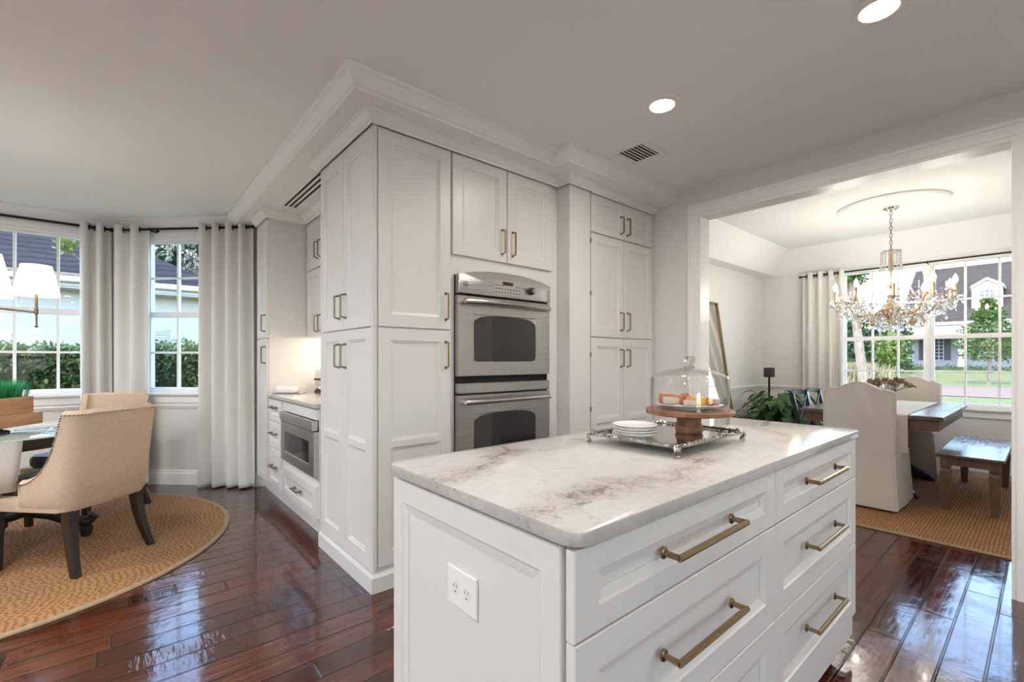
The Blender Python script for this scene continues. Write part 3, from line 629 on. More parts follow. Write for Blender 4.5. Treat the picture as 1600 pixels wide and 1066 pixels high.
def oven_door(z0, z1, wz0, wz1, hz):
    d = MB(OF).front(XL, XR, z0, z1, .012, .032, [(1.612, 2.118, wz0, wz1+.03)], .004, .004)
    # window opening drawn as an arched dark pane set on the door
    d = d.build('door', SS, wo_)
    pts = [(1.612+.03, wz0), (2.118-.03, wz0), (2.118-.008, wz0+.008), (2.118, wz0+.03), (2.118, wz1-.03), (2.118-.008, wz1-.006), (2.118-.03, wz1+.004)]
    mid = (1.612+2.118)/2
    pts += [(mid + .223*math.cos(t), wz1+.004+.024*math.sin(t)) for t in [PI*i/10 for i in range(1, 10)]] + [(1.612+.03, wz1+.004), (1.612+.008, wz1-.006), (1.612, wz1-.03), (1.612, wz0+.03), (1.612+.008, wz0+.008)]
    MB(OF).plate(pts, .038, .0455, .001).build('window', 'oven_glass', d)
    n0, n1 = .044, .088
    pth = [OF.p(1.535, n0, hz), OF.p(1.533, n0+.02, hz)] + [OF.p(1.535+.685*t, n0+.028+.026*math.sin(PI*t), hz+.004*math.sin(PI*t)) for t in [i/12 for i in range(13)]] + [OF.p(2.222, n0+.02, hz), OF.p(2.220, n0, hz)]
    MB().tube(pth, [.013]*2+[.0165]*13+[.013]*2, 14).build('handle', 'polished_steel', d, True)
    return d
oven_door(1.100, 1.576, 1.186, 1.440, 1.540)
MB(OF).box(XL+.004, XR-.004, .006, .014, 1.058, 1.102).build('vent_gap', 'dark_gap', wo_)
MB(OF).box(XL, XR, .012, .044, .998, 1.058, .003).build('vent_strip', SS, wo_)
oven_door(.450, .988, .560, .845, .948)
# ------------------------------------------------------------------ island
IF_ = F((0, .532), (1, 0), (0, -1)); EF = F((.605, 0), (0, 1), (-1, 0))
isl = thing('kitchen_island', (1.44, .86, 0), 'white kitchen island with six panelled drawers and long brass pulls', 'kitchen island')
m = MB(); m.box(.605, 2.286, .532, 1.188, .10, .884); m.box(.598, .606, .5325, .549, .0, .884); m.build('body', CP, isl)
MB(EF).front(.553, 1.190, .0, .872, 0, .02, [(.603, 1.142, .11, .815)], .026, .010).build('end_panel', CP, isl)
MB(IF_).box(.600, 2.286, 0, .010, .075, .160, .003).build('base_rail', CP, isl)
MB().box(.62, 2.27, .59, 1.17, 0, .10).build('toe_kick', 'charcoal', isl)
for u0, u1, h0, h1 in ((.577, 1.4365, .845, 1.153), (1.4405, 2.288, 1.695, 2.0)):
    for z0, z1, hz, mz in ((.7235, .8785, .806, .046), (.4515, .7195, .597, .062), (.165, .4475, .330, .062)):
        d = MB(IF_).front(u0, u1, z0, z1, panels=[(u0+.062, u1-.062, z0+mz, z1-mz)], bev=.022, dep=.012).build('drawer', CP, isl)
        pull_h(d, IF_, h0, h1, hz, .02, 'brass', .0068, .038)
op = MB(EF).plate([(.805, .632), (.919, .632), (.919, .722), (.805, .722)], .010, .0165, .003).build('outlet_plate', 'white_plastic', isl)
for c in (.840, .884):
    m = MB(EF); zc = .677
    m.plate([(c + .0135*math.cos(t)*(1 if abs(math.cos(t)) < .9 else .97), zc + .0165*math.sin(t)) for t in [2*PI*i/24 for i in range(24)]], .0165, .0178, .0006); rc_ = m.build('receptacle', 'white_ceramic', op)
    m = MB(EF); m.box(c-.0065, c-.0050, .0176, .0182, zc+.001, zc+.009); m.box(c+.0050, c+.0065, .0176, .0182, zc+.001, zc+.009); m.box(c-.002, c+.002, .0176, .0182, zc-.010, zc-.0065); m.build('slots', 'dark_gap', rc_)
def rrect(x0, x1, y0, y1, r, k=6):
    out = []
    for cx, cy, a in ((x1-r, y1-r, 0), (x0+r, y1-r, 90), (x0+r, y0+r, 180), (x1-r, y0+r, 270)):
        out += [(cx + r*math.cos(math.radians(a+90*i/k)), cy + r*math.sin(math.radians(a+90*i/k))) for i in range(k+1)]
    return out
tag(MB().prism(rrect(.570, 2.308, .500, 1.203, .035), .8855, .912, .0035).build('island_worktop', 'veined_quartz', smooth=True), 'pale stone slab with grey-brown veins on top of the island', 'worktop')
# ================================================================== on the island
WT_ = .912
tx0, tx1, ty0, ty1 = 1.222, 1.690, .690, 1.045; tz = .940
tr = thing('serving_tray', ((tx0+tx1)/2, (ty0+ty1)/2, WT_), 'ornate footed silver tray on the island carrying plates and cake stand', 'tray')
def wavy(off, z, amp=.006, nn=160):
    base = rrect(tx0+off, tx1-off, ty0+off, ty1-off, .030, 8); P = [Vector((x, y, z)) for x, y in base]
    L = [0.]
    for i in range(len(P)): L.append(L[-1] + (P[(i+1) % len(P)]-P[i]).length)
    out = []; cx, cy = (tx0+tx1)/2, (ty0+ty1)/2
    for k in range(nn):
        d = L[-1]*k/nn; i = max(j for j in range(len(P)) if L[j] <= d); t = (d-L[i])/max(L[i+1]-L[i], 1e-6); q = P[i].lerp(P[(i+1) % len(P)], t)
        n = Vector((q.x-cx, q.y-cy, 0)).normalized(); s = abs(math.sin(PI*10*k/nn))
        out.append(q + n*amp*(s-.4))
    return out
m = MB(); a = wavy(.016, tz, .002); b = [p + Vector((0, 0, .004)) for p in a]
m.rings([a, b], True, True, False); cvec = Vector(((tx0+tx1)/2, (ty0+ty1)/2, 0))
c_ = [Vector((cvec.x + (p.x-cvec.x)*.93, cvec.y + (p.y-cvec.y)*.93, tz+.0015)) for p in b]
m.rings([b, c_], True, False, True); m.build('base', 'polished_silver', tr)
m = MB(); pts = wavy(.010, tz+.005, .0015)
m.tube(pts, [.0042 + .0022*math.sin(i*1.9)**2 + .0012*rnd.random() for i in range(len(pts))], 7, closed=False)
for k in range(0, len(pts)):
    p = pts[k]; n = Vector((p.x-cvec.x, p.y-cvec.y, 0)).normalized(); q = n*rnd.uniform(-.007, .008) + Vector((0, 0, rnd.uniform(.0, .006))); m.ball(p + q, rnd.uniform(.0028, .0058), 6, 4, (rnd.uniform(.8, 1.7), rnd.uniform(.8, 1.7), .8))
for k in range(5, len(pts), 20):
    p = pts[k]; n = Vector((p.x-cvec.x, p.y-cvec.y, 0)).normalized(); t_ = Vector((-n.y, n.x, 0))
    for j in (-1, 0, 1): m.ball(p + n*(.006-.003*abs(j)) + t_*j*.012 + Vector((0, 0, .004-.002*abs(j))), .0085-.002*abs(j), 8, 5, (1.2, 1.2, .7))
m.build('rim', 'silver_plate', tr, True)
for fx, fy in ((tx0+.022, ty0+.022), (tx1-.022, ty0+.022), (tx0+.022, ty1-.022), (tx1-.022, ty1-.022)):
    d = Vector((fx-cvec.x, fy-cvec.y, 0)); d = Vector((math.copysign(.7, d.x), math.copysign(.7, d.y), 0)); o = Vector((fx, fy, 0)); Z = Vector((0, 0, 1))
    m = MB(); s = Vector((d.y, -d.x, 0))
    for k in (-1, 0, 1):
        m.tube([o + d*.012 + s*k*.009 + Z*(tz+.004), o + d*.018 + s*k*.006 + Z*(tz-.006), o + d*.010 + s*k*.004 + Z*(tz-.015), o + d*.006 + s*k*.003 + Z*(WT_+.007), o + d*.014 + s*k*.004 + Z*(WT_+.0035), o + d*.020 + s*k*.004 + Z*(WT_+.006)], [.004, .005, .0045, .004, .0035, .003], 7)
    m.build('foot', 'silver_plate', tr, True)
tzp = tz + .0018
# side plates
names = ['bottom white plate of the small stack on the silver tray', 'second white plate from the bottom of the stack on the tray', 'second white plate from the top of the stack on the tray', 'topmost white plate of the stack on the silver tray']
for k in range(4):
    z = tzp + k*.0088
    p = MB().lathe([(.0, .0), (.042, .0), (.044, .0025), (.060, .006), (.0735, .0135), (.0742, .0148), (.0725, .0155), (.058, .0092), (.043, .0065), (0, .006)], (1.325, .908, z), 48).build('side_plate', 'white_ceramic', None, True)
    tag(p, names[k], 'plate', 'stacked white plates on the tray')
# cake stand
cx, cy = 1.530, .825; pz = 1.008
st = thing('cake_stand', (cx, cy, tzp), 'round acacia wood pedestal cake stand on the silver tray', 'cake stand')
MB().lathe([(0, tzp), (.042, tzp), (.046, tzp+.004), (.047, tzp+.012), (.043, tzp+.022), (.0415, tzp+.026), (.043, tzp+.030), (.040, tzp+.040), (.042, tzp+.052), (.052, tzp+.061), (.062, pz)], (cx, cy, 0), 40).build('pedestal', 'acacia', st, True)
MB().lathe([(0, pz), (.140, pz), (.146, pz+.003), (.147, pz+.014), (.144, pz+.018), (0, pz+.018)], (cx, cy, 0), 64).build('plate', 'acacia', st, True)
sz = pz + .0184
dish = tag(MB().lathe([(0, sz), (.05, sz), (.052, sz+.006), (.085, sz+.012), (.110, sz+.0155), (.112, sz+.017), (.108, sz+.0172), (.08, sz+.0145), (0, sz+.012)], (cx, cy, 0), 56).build('cake_plate', 'white_ceramic', None, True), 'white dish of pastries under the glass dome', 'plate')
dm = thing('cake_dome', (cx, cy, sz), 'clear glass cake dome with a round knob over the pastries', 'cake dome')
R = .131; H = .118
prof = [(R, sz), (R, sz+H-.012), (R-.004, sz+H-.004), (R-.014, sz+H+.001), (.085, sz+H+.014), (.045, sz+H+.022), (.020, sz+H+.027)]
inn = [(r-.0035 if r > .03 else r-.002, z-.003 if i > 1 else z) for i, (r, z) in enumerate(prof)]
MB().lathe(prof + [(.0, sz+H+.028)], (cx, cy, 0), 72, cap=False).build('dome', 'clear_glass', dm, True)
MB().lathe([(R-.0045, sz), (R, sz), (R+.001, sz+.003), (R, sz+.006), (R-.0045, sz+.006)], (cx, cy, 0), 72, cap=False).build('lip', 'clear_glass', dm, True)
zk = sz+H+.027
MB().lathe([(.0, zk-.001), (.022, zk), (.016, zk+.006), (.0125, zk+.011), (.017, zk+.016), (.0195, zk+.024), (.0195, zk+.034), (.016, zk+.040), (0, zk+.042)], (cx, cy, 0), 28).build('knob', 'crystal', dm, True)
items = [('pastry', 'cream_cake', -.058, .012, .045, .030, .020, .3, 'cream iced pastry slice at the left under the glass dome'), ('pastry', 'apricot_cake', -.062, .045, .050, .028, .026, -.2, 'reddish orange pastry slice at the back left under the dome'),
         ('pastry', 'apricot_cake', -.012, .020, .045, .030, .024, .5, 'orange fruit pastry in the middle under the glass dome'), ('pastry', 'lemon_cake', .020, -.020, .058, .034, .022, .15, 'yellow lemon slice in the middle under the glass dome'),
         ('pastry', 'pink_cake', .010, .055, .036, .028, .028, .9, 'pinkish brown pastry at the back under the glass dome'), ('pastry', 'apricot_cake', .058, -.032, .020, .026, .020, -.3, 'small orange piece right of the lemon slice under the dome'), ('pastry', 'cream_cake', .080, -.005, .045, .030, .018, -.5, 'pale cream slice at the right under the glass dome'), ('pastry', 'cream_cake', -.012, -.045, .04, .028, .016, .7, 'pale cream slice at the front under the glass dome')]
rd = Vector((.759, -.651, 0)); fdv = Vector((.651, .759, 0))
for nm, mt, a, b, l, w_, h, rot, lab in items:
    o = Vector((cx, cy, 0)) + rd*a + fdv*b; fr = F((o.x, o.y), (math.cos(rot-.7), math.sin(rot-.7)), (-math.sin(rot-.7), math.cos(rot-.7)))
    l *= 1.12; w_ *= 1.12; h *= 1.3; m = MB(fr).box(-l/2, l/2, -w_/2, w_/2, sz+.0155, sz+.0155+h, .006, 2)
    for v in m.bm.verts:
        lz = (v.co.z-sz-.0155)/h; v.co.z -= lz*h*.35*abs(rot)*((v.co-o).dot(fr.U)/l+.5)
    for v in m.bm.verts: v.co += Vector((rnd.uniform(-1, 1), rnd.uniform(-1, 1), rnd.uniform(-1, 1)))*.0012
    tag(m.build(nm, mt, None, True), lab, 'pastry', 'pastries under the glass dome')
# ------------------------------------------------------------------ niche worktop
ts = thing('toaster', (1.40, 4.04, WT_), 'chrome toaster on the niche worktop beside the pantry', 'toaster')
fr = F((1.40, 4.04), (.80, .60), (-.60, .80)); fr = F((1.395, 4.06), (0, 1), (-1, 0))
MB(fr).box(-.125, .125, -.09, .09, WT_+.018, WT_+.200, .03, 4).build('body', 'polished_steel', ts, True)
MB(fr).box(-.122, .122, -.088, .088, WT_, WT_+.022, .006).build('base', 'black_plastic', ts)
m = MB(fr); m.box(-.09, .09, -.05, -.022, WT_+.198, WT_+.2015); m.box(-.09, .09, .022, .05, WT_+.198, WT_+.2015); m.build('slot', 'dark_gap', ts)
m = MB(fr); m.box(-.06, -.03, .085, .112, WT_+.11, WT_+.125, .004); m.box(.03, .06, .085, .112, WT_+.11, WT_+.125, .004); m.build('lever', 'black_plastic', ts)
for u in (-.05, .05): MB(fr).lathe([(.014, 0), (.014, .012), (.011, .016)], fr.p(u, .09, WT_+.05), 16, fr.N).build('dial', 'white_plastic', ts, True)
bd = thing('butter_dish', (1.10, 4.165, WT_), 'white lidded butter dish on a flat tray on the niche worktop', 'butter dish')
fr = F((1.10, 4.165), (.759, -.651), (-.651, -.759))
MB(fr).box(-.115, .115, -.06, .06, WT_, WT_+.008, .003).build('tray', 'stainless', bd)
MB(fr).box(-.098, .060, -.045, .045, WT_+.008, WT_+.062, .010, 2).build('lid', 'white_ceramic', bd, True)
# ================================================================== breakfast bay
def disc_rug(cx, cy, r):
    t = thing('round_rug', (cx, cy, 0), 'round woven jute rug under the breakfast table', 'rug')
    MB().lathe([(0, 0), (r-.03, 0), (r-.03, .010), (0, .010)], (cx, cy, 0), 96).build('pile', 'jute_weave', t)
    MB().lathe([(r-.032, .0005), (r, .0005), (r+.001, .006), (r-.004, .0115), (r-.032, .0118)], (cx, cy, 0), 96, cap=False).build('binding', 'rug_binding', t, True)
disc_rug(-.655, 4.2, 1.31)
RZ = .0112
tcx, tcy, tzz = -.60, 4.22, .752
tb = thing('breakfast_table', (tcx, tcy, RZ), 'round dark pedestal table with a glass top in the bay', 'table')
MB().lathe([(.36, .665), (.43, .668), (.455, .680), (.458, .70), (.455, .738), (.0, .738)], (tcx, tcy, 0), 64).build('apron', 'espresso_wood', tb, True)
MB().lathe([(0, .7425), (.515, .7425), (.520, .7445), (.520, .7525), (.515, .7545), (0, .7545)], (tcx, tcy, 0), 80).build('glass_top', 'table_glass', tb, True)
MB().lathe([(.20, .666), (.10, .64), (.06, .58), (.075, .50), (.10, .42), (.09, .34), (.065, .28), (.08, .24), (.085, .16), (.06, .13)], (tcx, tcy, 0), 32).build('pedestal', 'espresso_wood', tb, True)
for k in range(4):
    a = math.radians(2 + 90*k); d = Vector((math.cos(a), math.sin(a), 0)); o = Vector((tcx, tcy, 0)); Z = Vector((0, 0, 1))
    m = MB(); m.tube([o + d*.03 + Z*.22, o + d*.16 + Z*.25, o + d*.28 + Z*.20, o + d*.38 + Z*.125, o + d*.45 + Z*.10, o + d*.485 + Z*.135, o + d*.455 + Z*.155], [.05, .05, .045, .04, .036, .026, .02], 10)
    m.lathe([(.028, RZ), (.036, RZ+.05), (.026, RZ+.075), (.030, RZ+.10)], o + d*.44, 8); m.build('foot', 'black_wood', tb, True)
# runner
m = MB(); dn = Vector((.215, -.977, 0)); sd = Vector((dn.y, -dn.x, 0))*-1
ctr = Vector((tcx, tcy, 0)); pr = []
w2 = .185; ax = ctr + sd*(-.09)
prof = [(.44, .7392), (.460, .7385), (.468, .730), (.473, .69), (.478, .60), (.482, .46)]
rows = [(-p, z) for p, z in reversed(prof)] + [(-.3, .7392), (0, .7392), (.3, .7392)] + prof
G2 = []
for i, (p, z) in enumerate(rows):
    hang = max(0, .73-z)
    G2.append([ax + dn*(p*(1 if abs(p) < .5 else 1)) + sd*(-w2 + 2*w2*j/10 - hang*.10) + dn*(.006*math.sin(j*1.7)*hang*3*(1 if p > 0 else -1)) + Vector((0, 0, z)) for j in range(11)])
m.rings(G2, False, False, False); ro = m.build('table_runner', 'runner_cloth', None, True)
s_ = ro.modifiers.new('thickness', 'SOLIDIFY'); s_.thickness = .002; s_.offset = 1
tag(ro, 'plain cream cloth runner hanging over the round glass breakfast table', 'table runner')
# riser board, planter with grass
fr = F((-.607, 4.045), (.56, .83), (-.83, .56))
rb = thing('riser_board', (-.607, 4.045, .7545), 'thick wooden riser board on the breakfast table', 'board')
m = MB(fr); m.box(-.25, .25, -.13, .13, .795, .868, .006, 2); m.build('slab', 'planter_wood', rb)
MB(fr).lathe([(.12, .7550), (.12, .770), (.09, .78), (.09, .796)], fr.p(0, 0, 0), 32).build('base', 'charcoal', rb, True)
pl = thing('grass_planter', (-.63, 4.03, .868), 'wooden planter box of bright green grass on the riser board', 'planter')
m = MB(fr); z0, z1 = .8685, .970
for a in ((-.235, .205, .098, .112), (-.235, .205, -.112, -.098), (-.235, -.221, -.098, .098), (.191, .205, -.098, .098)): m.box(*a, z0, z1, .002)
m.box(-.221, .191, -.098, .098, z0, z0+.012); m.build('box', 'planter_wood', pl)
MB(fr).box(-.221, .191, -.098, .098, z0+.012, z1-.012).build('soil', 'soil', pl)
m = MB(fr)
for i in range(1500):
    u = rnd.uniform(-.217, .188); n = rnd.uniform(-.095, .095); b = fr.p(u, n, z1-.014); h = rnd.uniform(.095, .135); a = rnd.uniform(0, 2*PI); l = Vector((math.cos(a), math.sin(a), 0))*rnd.uniform(.006, .032) + fr.U*(.055*(u/.2)**3) + fr.N*(.03*(n/.095)**3); w = Vector((-math.sin(a), math.cos(a), 0))*.0017
    v = [m.bm.verts.new(q) for q in (b-w, b+w, b+w*.8+l*.35+Vector((0, 0, h*.6)), b-w*.8+l*.35+Vector((0, 0, h*.6)), b+l+Vector((0, 0, h)))]
    m.bm.faces.new((v[0], v[1], v[2], v[3])); m.bm.faces.new((v[3], v[2], v[4]))
g_ = link('grass', m.bm, 'grass_blade', pl); g_['kind'] = 'stuff'
# upholstered barrel chairs
def barrel_chair(loc, rot, label):
    """local: faces +y, origin on the floor under the seat"""
    t = thing('dining_chair', (0, 0, 0), label, 'chair', 'upholstered chairs at the breakfast table')
    path = []
    for k in range(9): path.append((-.255, .03 - .22*k/8))
    for k in range(1, 9): a = PI + PI/2*k/8; path.append((-.175 + .08*math.cos(a), -.19 + .08*math.sin(a)))
    for k in range(1, 12): path.append((-.175 + .35*k/12, -.27 - .012*math.sin(PI*k/12)))
    for k in range(0, 9): a = 1.5*PI + PI/2*k/8; path.append((.175 + .08*math.cos(a), -.19 + .08*math.sin(a)))
    for k in range(1, 9): path.append((.255, -.19 + .22*k/8))
    def hh(x, y):
        if y > -.195:
            t_ = (y+.195)/.225; return .905 - .375*(1-(1-t_)**2)**.5*1. if t_ < 1 else .53
        return .915 + (.004 if abs(x) < .17 else 0)
    k = len(path); ou_b, ou_t, in_t, in_b, ou_m, in_m = [], [], [], [], [], []
    for i, (x, y) in enumerate(path):
        p0 = path[max(i-1, 0)]; p1 = path[min(i+1, k-1)]; tx, ty = p1[0]-p0[0], p1[1]-p0[1]; L = math.hypot(tx, ty); nx, ny = -ty/L, tx/L
        h = hh(x, y); back = max(0, min(1, (-y-.05)/.2)); ln = -.055*back; flare = .018
        ox, oy = -nx, -ny
        if (ox*x + oy*(y+.05)) < 0: ox, oy = -ox, -oy
        f = lambda d, z, l: Vector((x + ox*d + (math.copysign(flare, x)*(z-.36)/.55 if abs(x) > .1 else x*.1*(z-.36)/.55), y + oy*d + l*(z-.36)/.55, z))
        ou_b.append(f(-.02, .365, ln)); ou_m.append(f(0, .40, ln)); ou_t.append(f(.0, h-.012, ln)); in_t.append(f(-.05, h-.008, ln)); in_m.append(f(-.055, h-.04, ln)); in_b.append(f(-.055, .43, ln))
    top = [(a+b)/2 + Vector((0, 0, .016)) for a, b in zip(ou_t, in_t)]
    mm = [o*.35 + u*.65 for o, u in zip(ou_m, ou_t)]; m3 = [o*.7 + u*.3 for o, u in zip(ou_m, ou_t)]
    m = MB(); m.rings([in_b, in_m, in_t, top, ou_t, mm, m3, ou_m, ou_b], False, False, False)
    for e in (0, k-1):
        m.face([r[e] for r in (in_b, in_m, in_t, top, ou_t, ou_m, ou_b)])
    m.rings([ou_b, in_b], False, False, False)
    m.build('backrest', 'oatmeal_linen', t, True)
    m = MB(); m.prism(rrect(-.247, .247, -.245, .285, .05), .362, .432, .012); m.build('seat_rail', 'oatmeal_linen', t, True)
    m = MB(); m.prism(rrect(-.195, .195, -.20, .275, .06), .4325, .515, .025); m.build('seat_cushion', 'leather', t, True)
    m = MB()
    ed = [p.copy() for p in ou_t]
    L = 0; last = None
    for a, b in zip(ed, ed[1:]):
        n = max(1, int((b-a).length/.0135))
        for j in range(n): 
            p = a.lerp(b, j/n); o_ = Vector((p.x, p.y+.05, 0)).normalized(); m.ball(p + o_*.0015 + Vector((0, 0, -.006)), .0052, 6, 4)
    for e in (0, k-1):
        n = 12
        for j in range(n+1): p = ou_b[e].lerp(ou_t[e], j/n); m.ball(p + Vector((0, -.012, 0)) + Vector((math.copysign(.003, p.x), 0, 0)), .0052, 6, 4)
    m.build('nailhead_trim', 'pewter', t, True)
    for x, y, dx, dy in ((-.205, .235, 0, .0), (.205, .235, 0, .0), (-.20, -.215, -.03, -.075), (.20, -.215, .03, -.075)):
        m = MB()
        if dy == 0: m.bar((x, y, .366), (x, y, RZ), .045, .045, (0, 1, 0), .032, .032)
        else:
            P = [Vector((x + dx*t_**1.8, y + dy*t_**1.8, .366 + (RZ-.366)*t_)) for t_ in [i/6 for i in range(7)]]
            rs = []
            for i, p in enumerate(P):
                w = .026 - .009*i/6; rs.append([p + Vector((a*w, b*w, 0)) for a, b in ((-1, -1), (1, -1), (1, 1), (-1, 1))])
            m.rings(rs)
        m.build('leg', 'espresso_wood', t)
    t.location = (*loc, 0); t.rotation_euler = (0, 0, rot); return t
# a chair facing direction (dx,dy): rot so that +y -> (dx,dy)
def face_rot(dx, dy): return math.atan2(-dx, dy)
d1 = Vector((-.69, .73)).normalized(); c1 = Vector((-.0415, 3.641)) + d1*.235
barrel_chair((c1.x, c1.y), face_rot(*d1), 'cream upholstered dining chair with dark legs seen from behind, nearest the camera')
d2 = Vector((-.65, -.76)).normalized(); c2 = Vector((-.012, 4.96)) + d2*.245
barrel_chair((c2.x, c2.y), face_rot(*d2), 'cream upholstered dining chair on the window side of the round table')
d3 = Vector((.74, .66)).normalized(); c3 = Vector((-.60, 4.22)) - d3*.62
barrel_chair((-1.33, 4.35), face_rot(1, -.1), 'cream upholstered dining chair on the far left of the round table, out of view')
# chandelier over the breakfast table
ccx, ccy = -.66, 3.95
ch = thing('shaded_chandelier', (ccx, ccy, CZ), 'brushed nickel chandelier with cream fabric shades over the breakfast table', 'chandelier')
MB().lathe([(.065, CZ), (.065, CZ-.012), (.03, CZ-.03), (.008, CZ-.034)], (ccx, ccy, 0), 32).build('canopy', 'polished_steel', ch, True)
MB().lathe([(.007, CZ-.03), (.007, 1.62), (.018, 1.60), (.022, 1.53), (.016, 1.44), (.022, 1.42), (.010, 1.40)], (ccx, ccy, 0), 16).build('stem', 'pewter', ch, True)
for k in range(5):
    a = math.radians(6 + 72*k); d = Vector((math.cos(a), math.sin(a), 0)); o = Vector((ccx, ccy, 0)); Z = Vector((0, 0, 1)); e = o + d*.29
    m = MB(); m.tube([o + d*.01 + Z*1.50, o + d*.15 + Z*1.495, e + Z*1.485], .0055, 8); arm = m.build('arm', 'pewter', ch, True)
    MB().lathe([(.008, 1.392), (.009, 1.40), (.0055, 1.405), (.0055, 1.47), (.010, 1.475), (.010, 1.50), (.0075, 1.51), (.0075, 1.60), (.012, 1.60), (.012, 1.64)], e, 12).build('candle_tube', 'pewter', arm, True)
    MB().lathe([(.105, 1.583), (.1045, 1.60), (.069, 1.768), (.068, 1.768), (.103, 1.60), (.1035, 1.583)], e, 40, cap=False).build('lamp_shade', 'lamp_shade', arm, True)
    MB().ball(e + Z*1.675, .026, 10, 8, (1, 1, 1.25)).build('bulb', 'shade_bulb', arm, True)
# ------------------------------------------------------------------ curtains and rods
def curtain(fr, u0, u1, n, z0, z1, folds, label, group, flare=0., mat='curtain_linen', amp=.045, rings=True, seed=1):
    """eyelet curtain hung on a rod: deep regular folds, a little looser towards the hem"""
    r = random.Random(seed); t = thing('curtain', fr.p((u0+u1)/2, n, z0), label, 'curtain', group)
    K = folds*14; ph = [r.uniform(-.25, .25) for _ in range(folds*2+3)]
    m = MB(fr); rows = []
    for j, q in enumerate([0, .03, .1, .2, .35, .5, .65, .8, .92, .985, 1]):
        z = z1 + (z0-z1)*q; row = []
        for i in range(K+1):
            s = i/K; f = s*folds*2*PI
            f2 = f + ph[int(s*folds*2)]*q*1.2
            c = math.sin(f2); c = math.copysign(abs(c)**.55, c)
            u = u0 + (u1-u0)*s + flare*(s-.5)*q + .010*math.sin(f2*2 + 1)*q; w = amp*(1 - .12*q*math.sin(s*9+seed))
            row.append(fr.p(u, n + c*w, z))
        rows.append(row)
    m.rings(rows, False, False, False); o = m.build('panel', mat, t, 'all')
    s_ = o.modifiers.new('thickness', 'SOLIDIFY'); s_.thickness = .003
    if rings:
        for i in range(folds*2+1):
            s = i/(folds*2); u = u0 + (u1-u0)*s
            if 0 < i < folds*2:
                c = fr.p(u, n, z1-.045)
                MB().tube([c + fr.N*.0 + (fr.U*math.cos(.9) + fr.N*math.sin(.9))*math.cos(a)*.024 + Vector((0, 0, 1))*math.sin(a)*.024 for a in [2*PI*j/16 for j in range(16)]], .005, 6, closed=True).build('eyelet', 'black_metal', t, True)
    return t
G1 = 'pale linen curtains in the breakfast bay'
curtain(W1, -.262, -.045, .085, .012, 2.475, 2, 'pale linen curtain at the right edge of the wide bay window', G1, seed=2)
curtain(W2, .065, .395, .085, .012, 2.475, 2, 'pale linen curtain between the two bay windows, left of the narrow one', G1, seed=5)
curtain(W2, .915, 1.435, .085, .012, 2.475, 4, 'full pale linen curtain between narrow bay window and tall cabinet', G1, seed=9, flare=.02)
curtain(W1, -2.2, -1.9, .085, .012, 2.475, 3, 'pale linen curtain at the far left of the bay, out of view', G1, seed=12)
def rod(fr, u0, u1, n, z, r, label, brackets=(), ends=(1, 1)):
    t = thing('curtain_rod', fr.p((u0+u1)/2, n, z), label, 'curtain rod')
    MB(fr).tube([fr.p(u0, n, z), fr.p(u1, n, z)], r, 12).build('pole', 'black_metal', t, True)
    for u, e in ((u0, ends[0]), (u1, ends[1])):
        if e: MB(fr).lathe([(r*1.5, -.012), (r*1.7, 0), (r*1.5, .012)], fr.p(u, n, z), 12, fr.U).build('finial', 'black_metal', t, True)
    for u in brackets:
        m = MB(fr); m.tube([fr.p(u, 0, z-.012), fr.p(u, n, z-.012)], r*.6, 8); m.box(u-.012, u+.012, 0, .006, z-.05, z+.03); m.tube([fr.p(u, n, z-.012), fr.p(u, n, z+.01)], r*.8, 8); m.build('bracket', 'black_metal', t)
rod(W1, -2.25, -.045, .085, 2.432, .012, 'black curtain rod along the wide bay window', (-1.0,))
rod(W2, .05, 1.45, .085, 2.432, .011, 'black curtain rod over the narrow bay window', (.42,))
G3 = 'pale linen curtains at the dining room windows'
curtain(DW, 1.66, 2.12, .10, .012, 2.335, 4, 'pale linen curtain at the left of the dining room windows', G3, seed=21, amp=.042)
curtain(DW, -.42, -.02, .10, .012, 2.335, 4, 'pale linen curtain at the right of the dining room windows, out of view', G3, seed=22, amp=.042)
rod(DW, -.45, 2.15, .10, 2.292, .009, 'thin dark curtain rod over the dining room windows', (.885,))
# ================================================================== dining room
RX0, RX1, RY0, RY1 = 4.046, 6.62, -.55, 2.30
rg = thing('dining_rug', ((RX0+RX1)/2, (RY0+RY1)/2, 0), 'large rectangular jute rug under the dining table and bench', 'rug')
MB().box(RX0+.03, RX1-.03, RY0+.03, RY1-.03, 0, .011).build('pile', 'jute_weave', rg)
m = MB()
for a in ((RX0, RX0+.032, RY0, RY1), (RX1-.032, RX1, RY0, RY1), (RX0+.032, RX1-.032, RY0, RY0+.032), (RX0+.032, RX1-.032, RY1-.032, RY1)): m.box(*a, .0, .0115, .003)
m.build('binding', 'rug_binding', rg)
RZ2 = .0116
dt = thing('dining_table', (5.51, .995, RZ2), 'rectangular weathered wood trestle dining table under the crystal chandelier', 'table')
X0, X1, Y0, Y1 = 4.735, 6.29, .515, 1.475
m = MB(); m.box(X0, X1, Y0, Y1, .728, .760, .005, 2); m.build('tabletop', 'weathered_walnut', dt)
m = MB(); m.box(X0+.03, X0+.055, Y0+.03, Y1-.03, .645, .728); m.box(X1-.055, X1-.03, Y0+.03, Y1-.03, .645, .728); m.box(X0+.055, X1-.055, Y0+.03, Y0+.055, .645, .728); m.box(X0+.055, X1-.055, Y1-.055, Y1-.03, .645, .728); m.build('apron', 'aged_oak', dt)
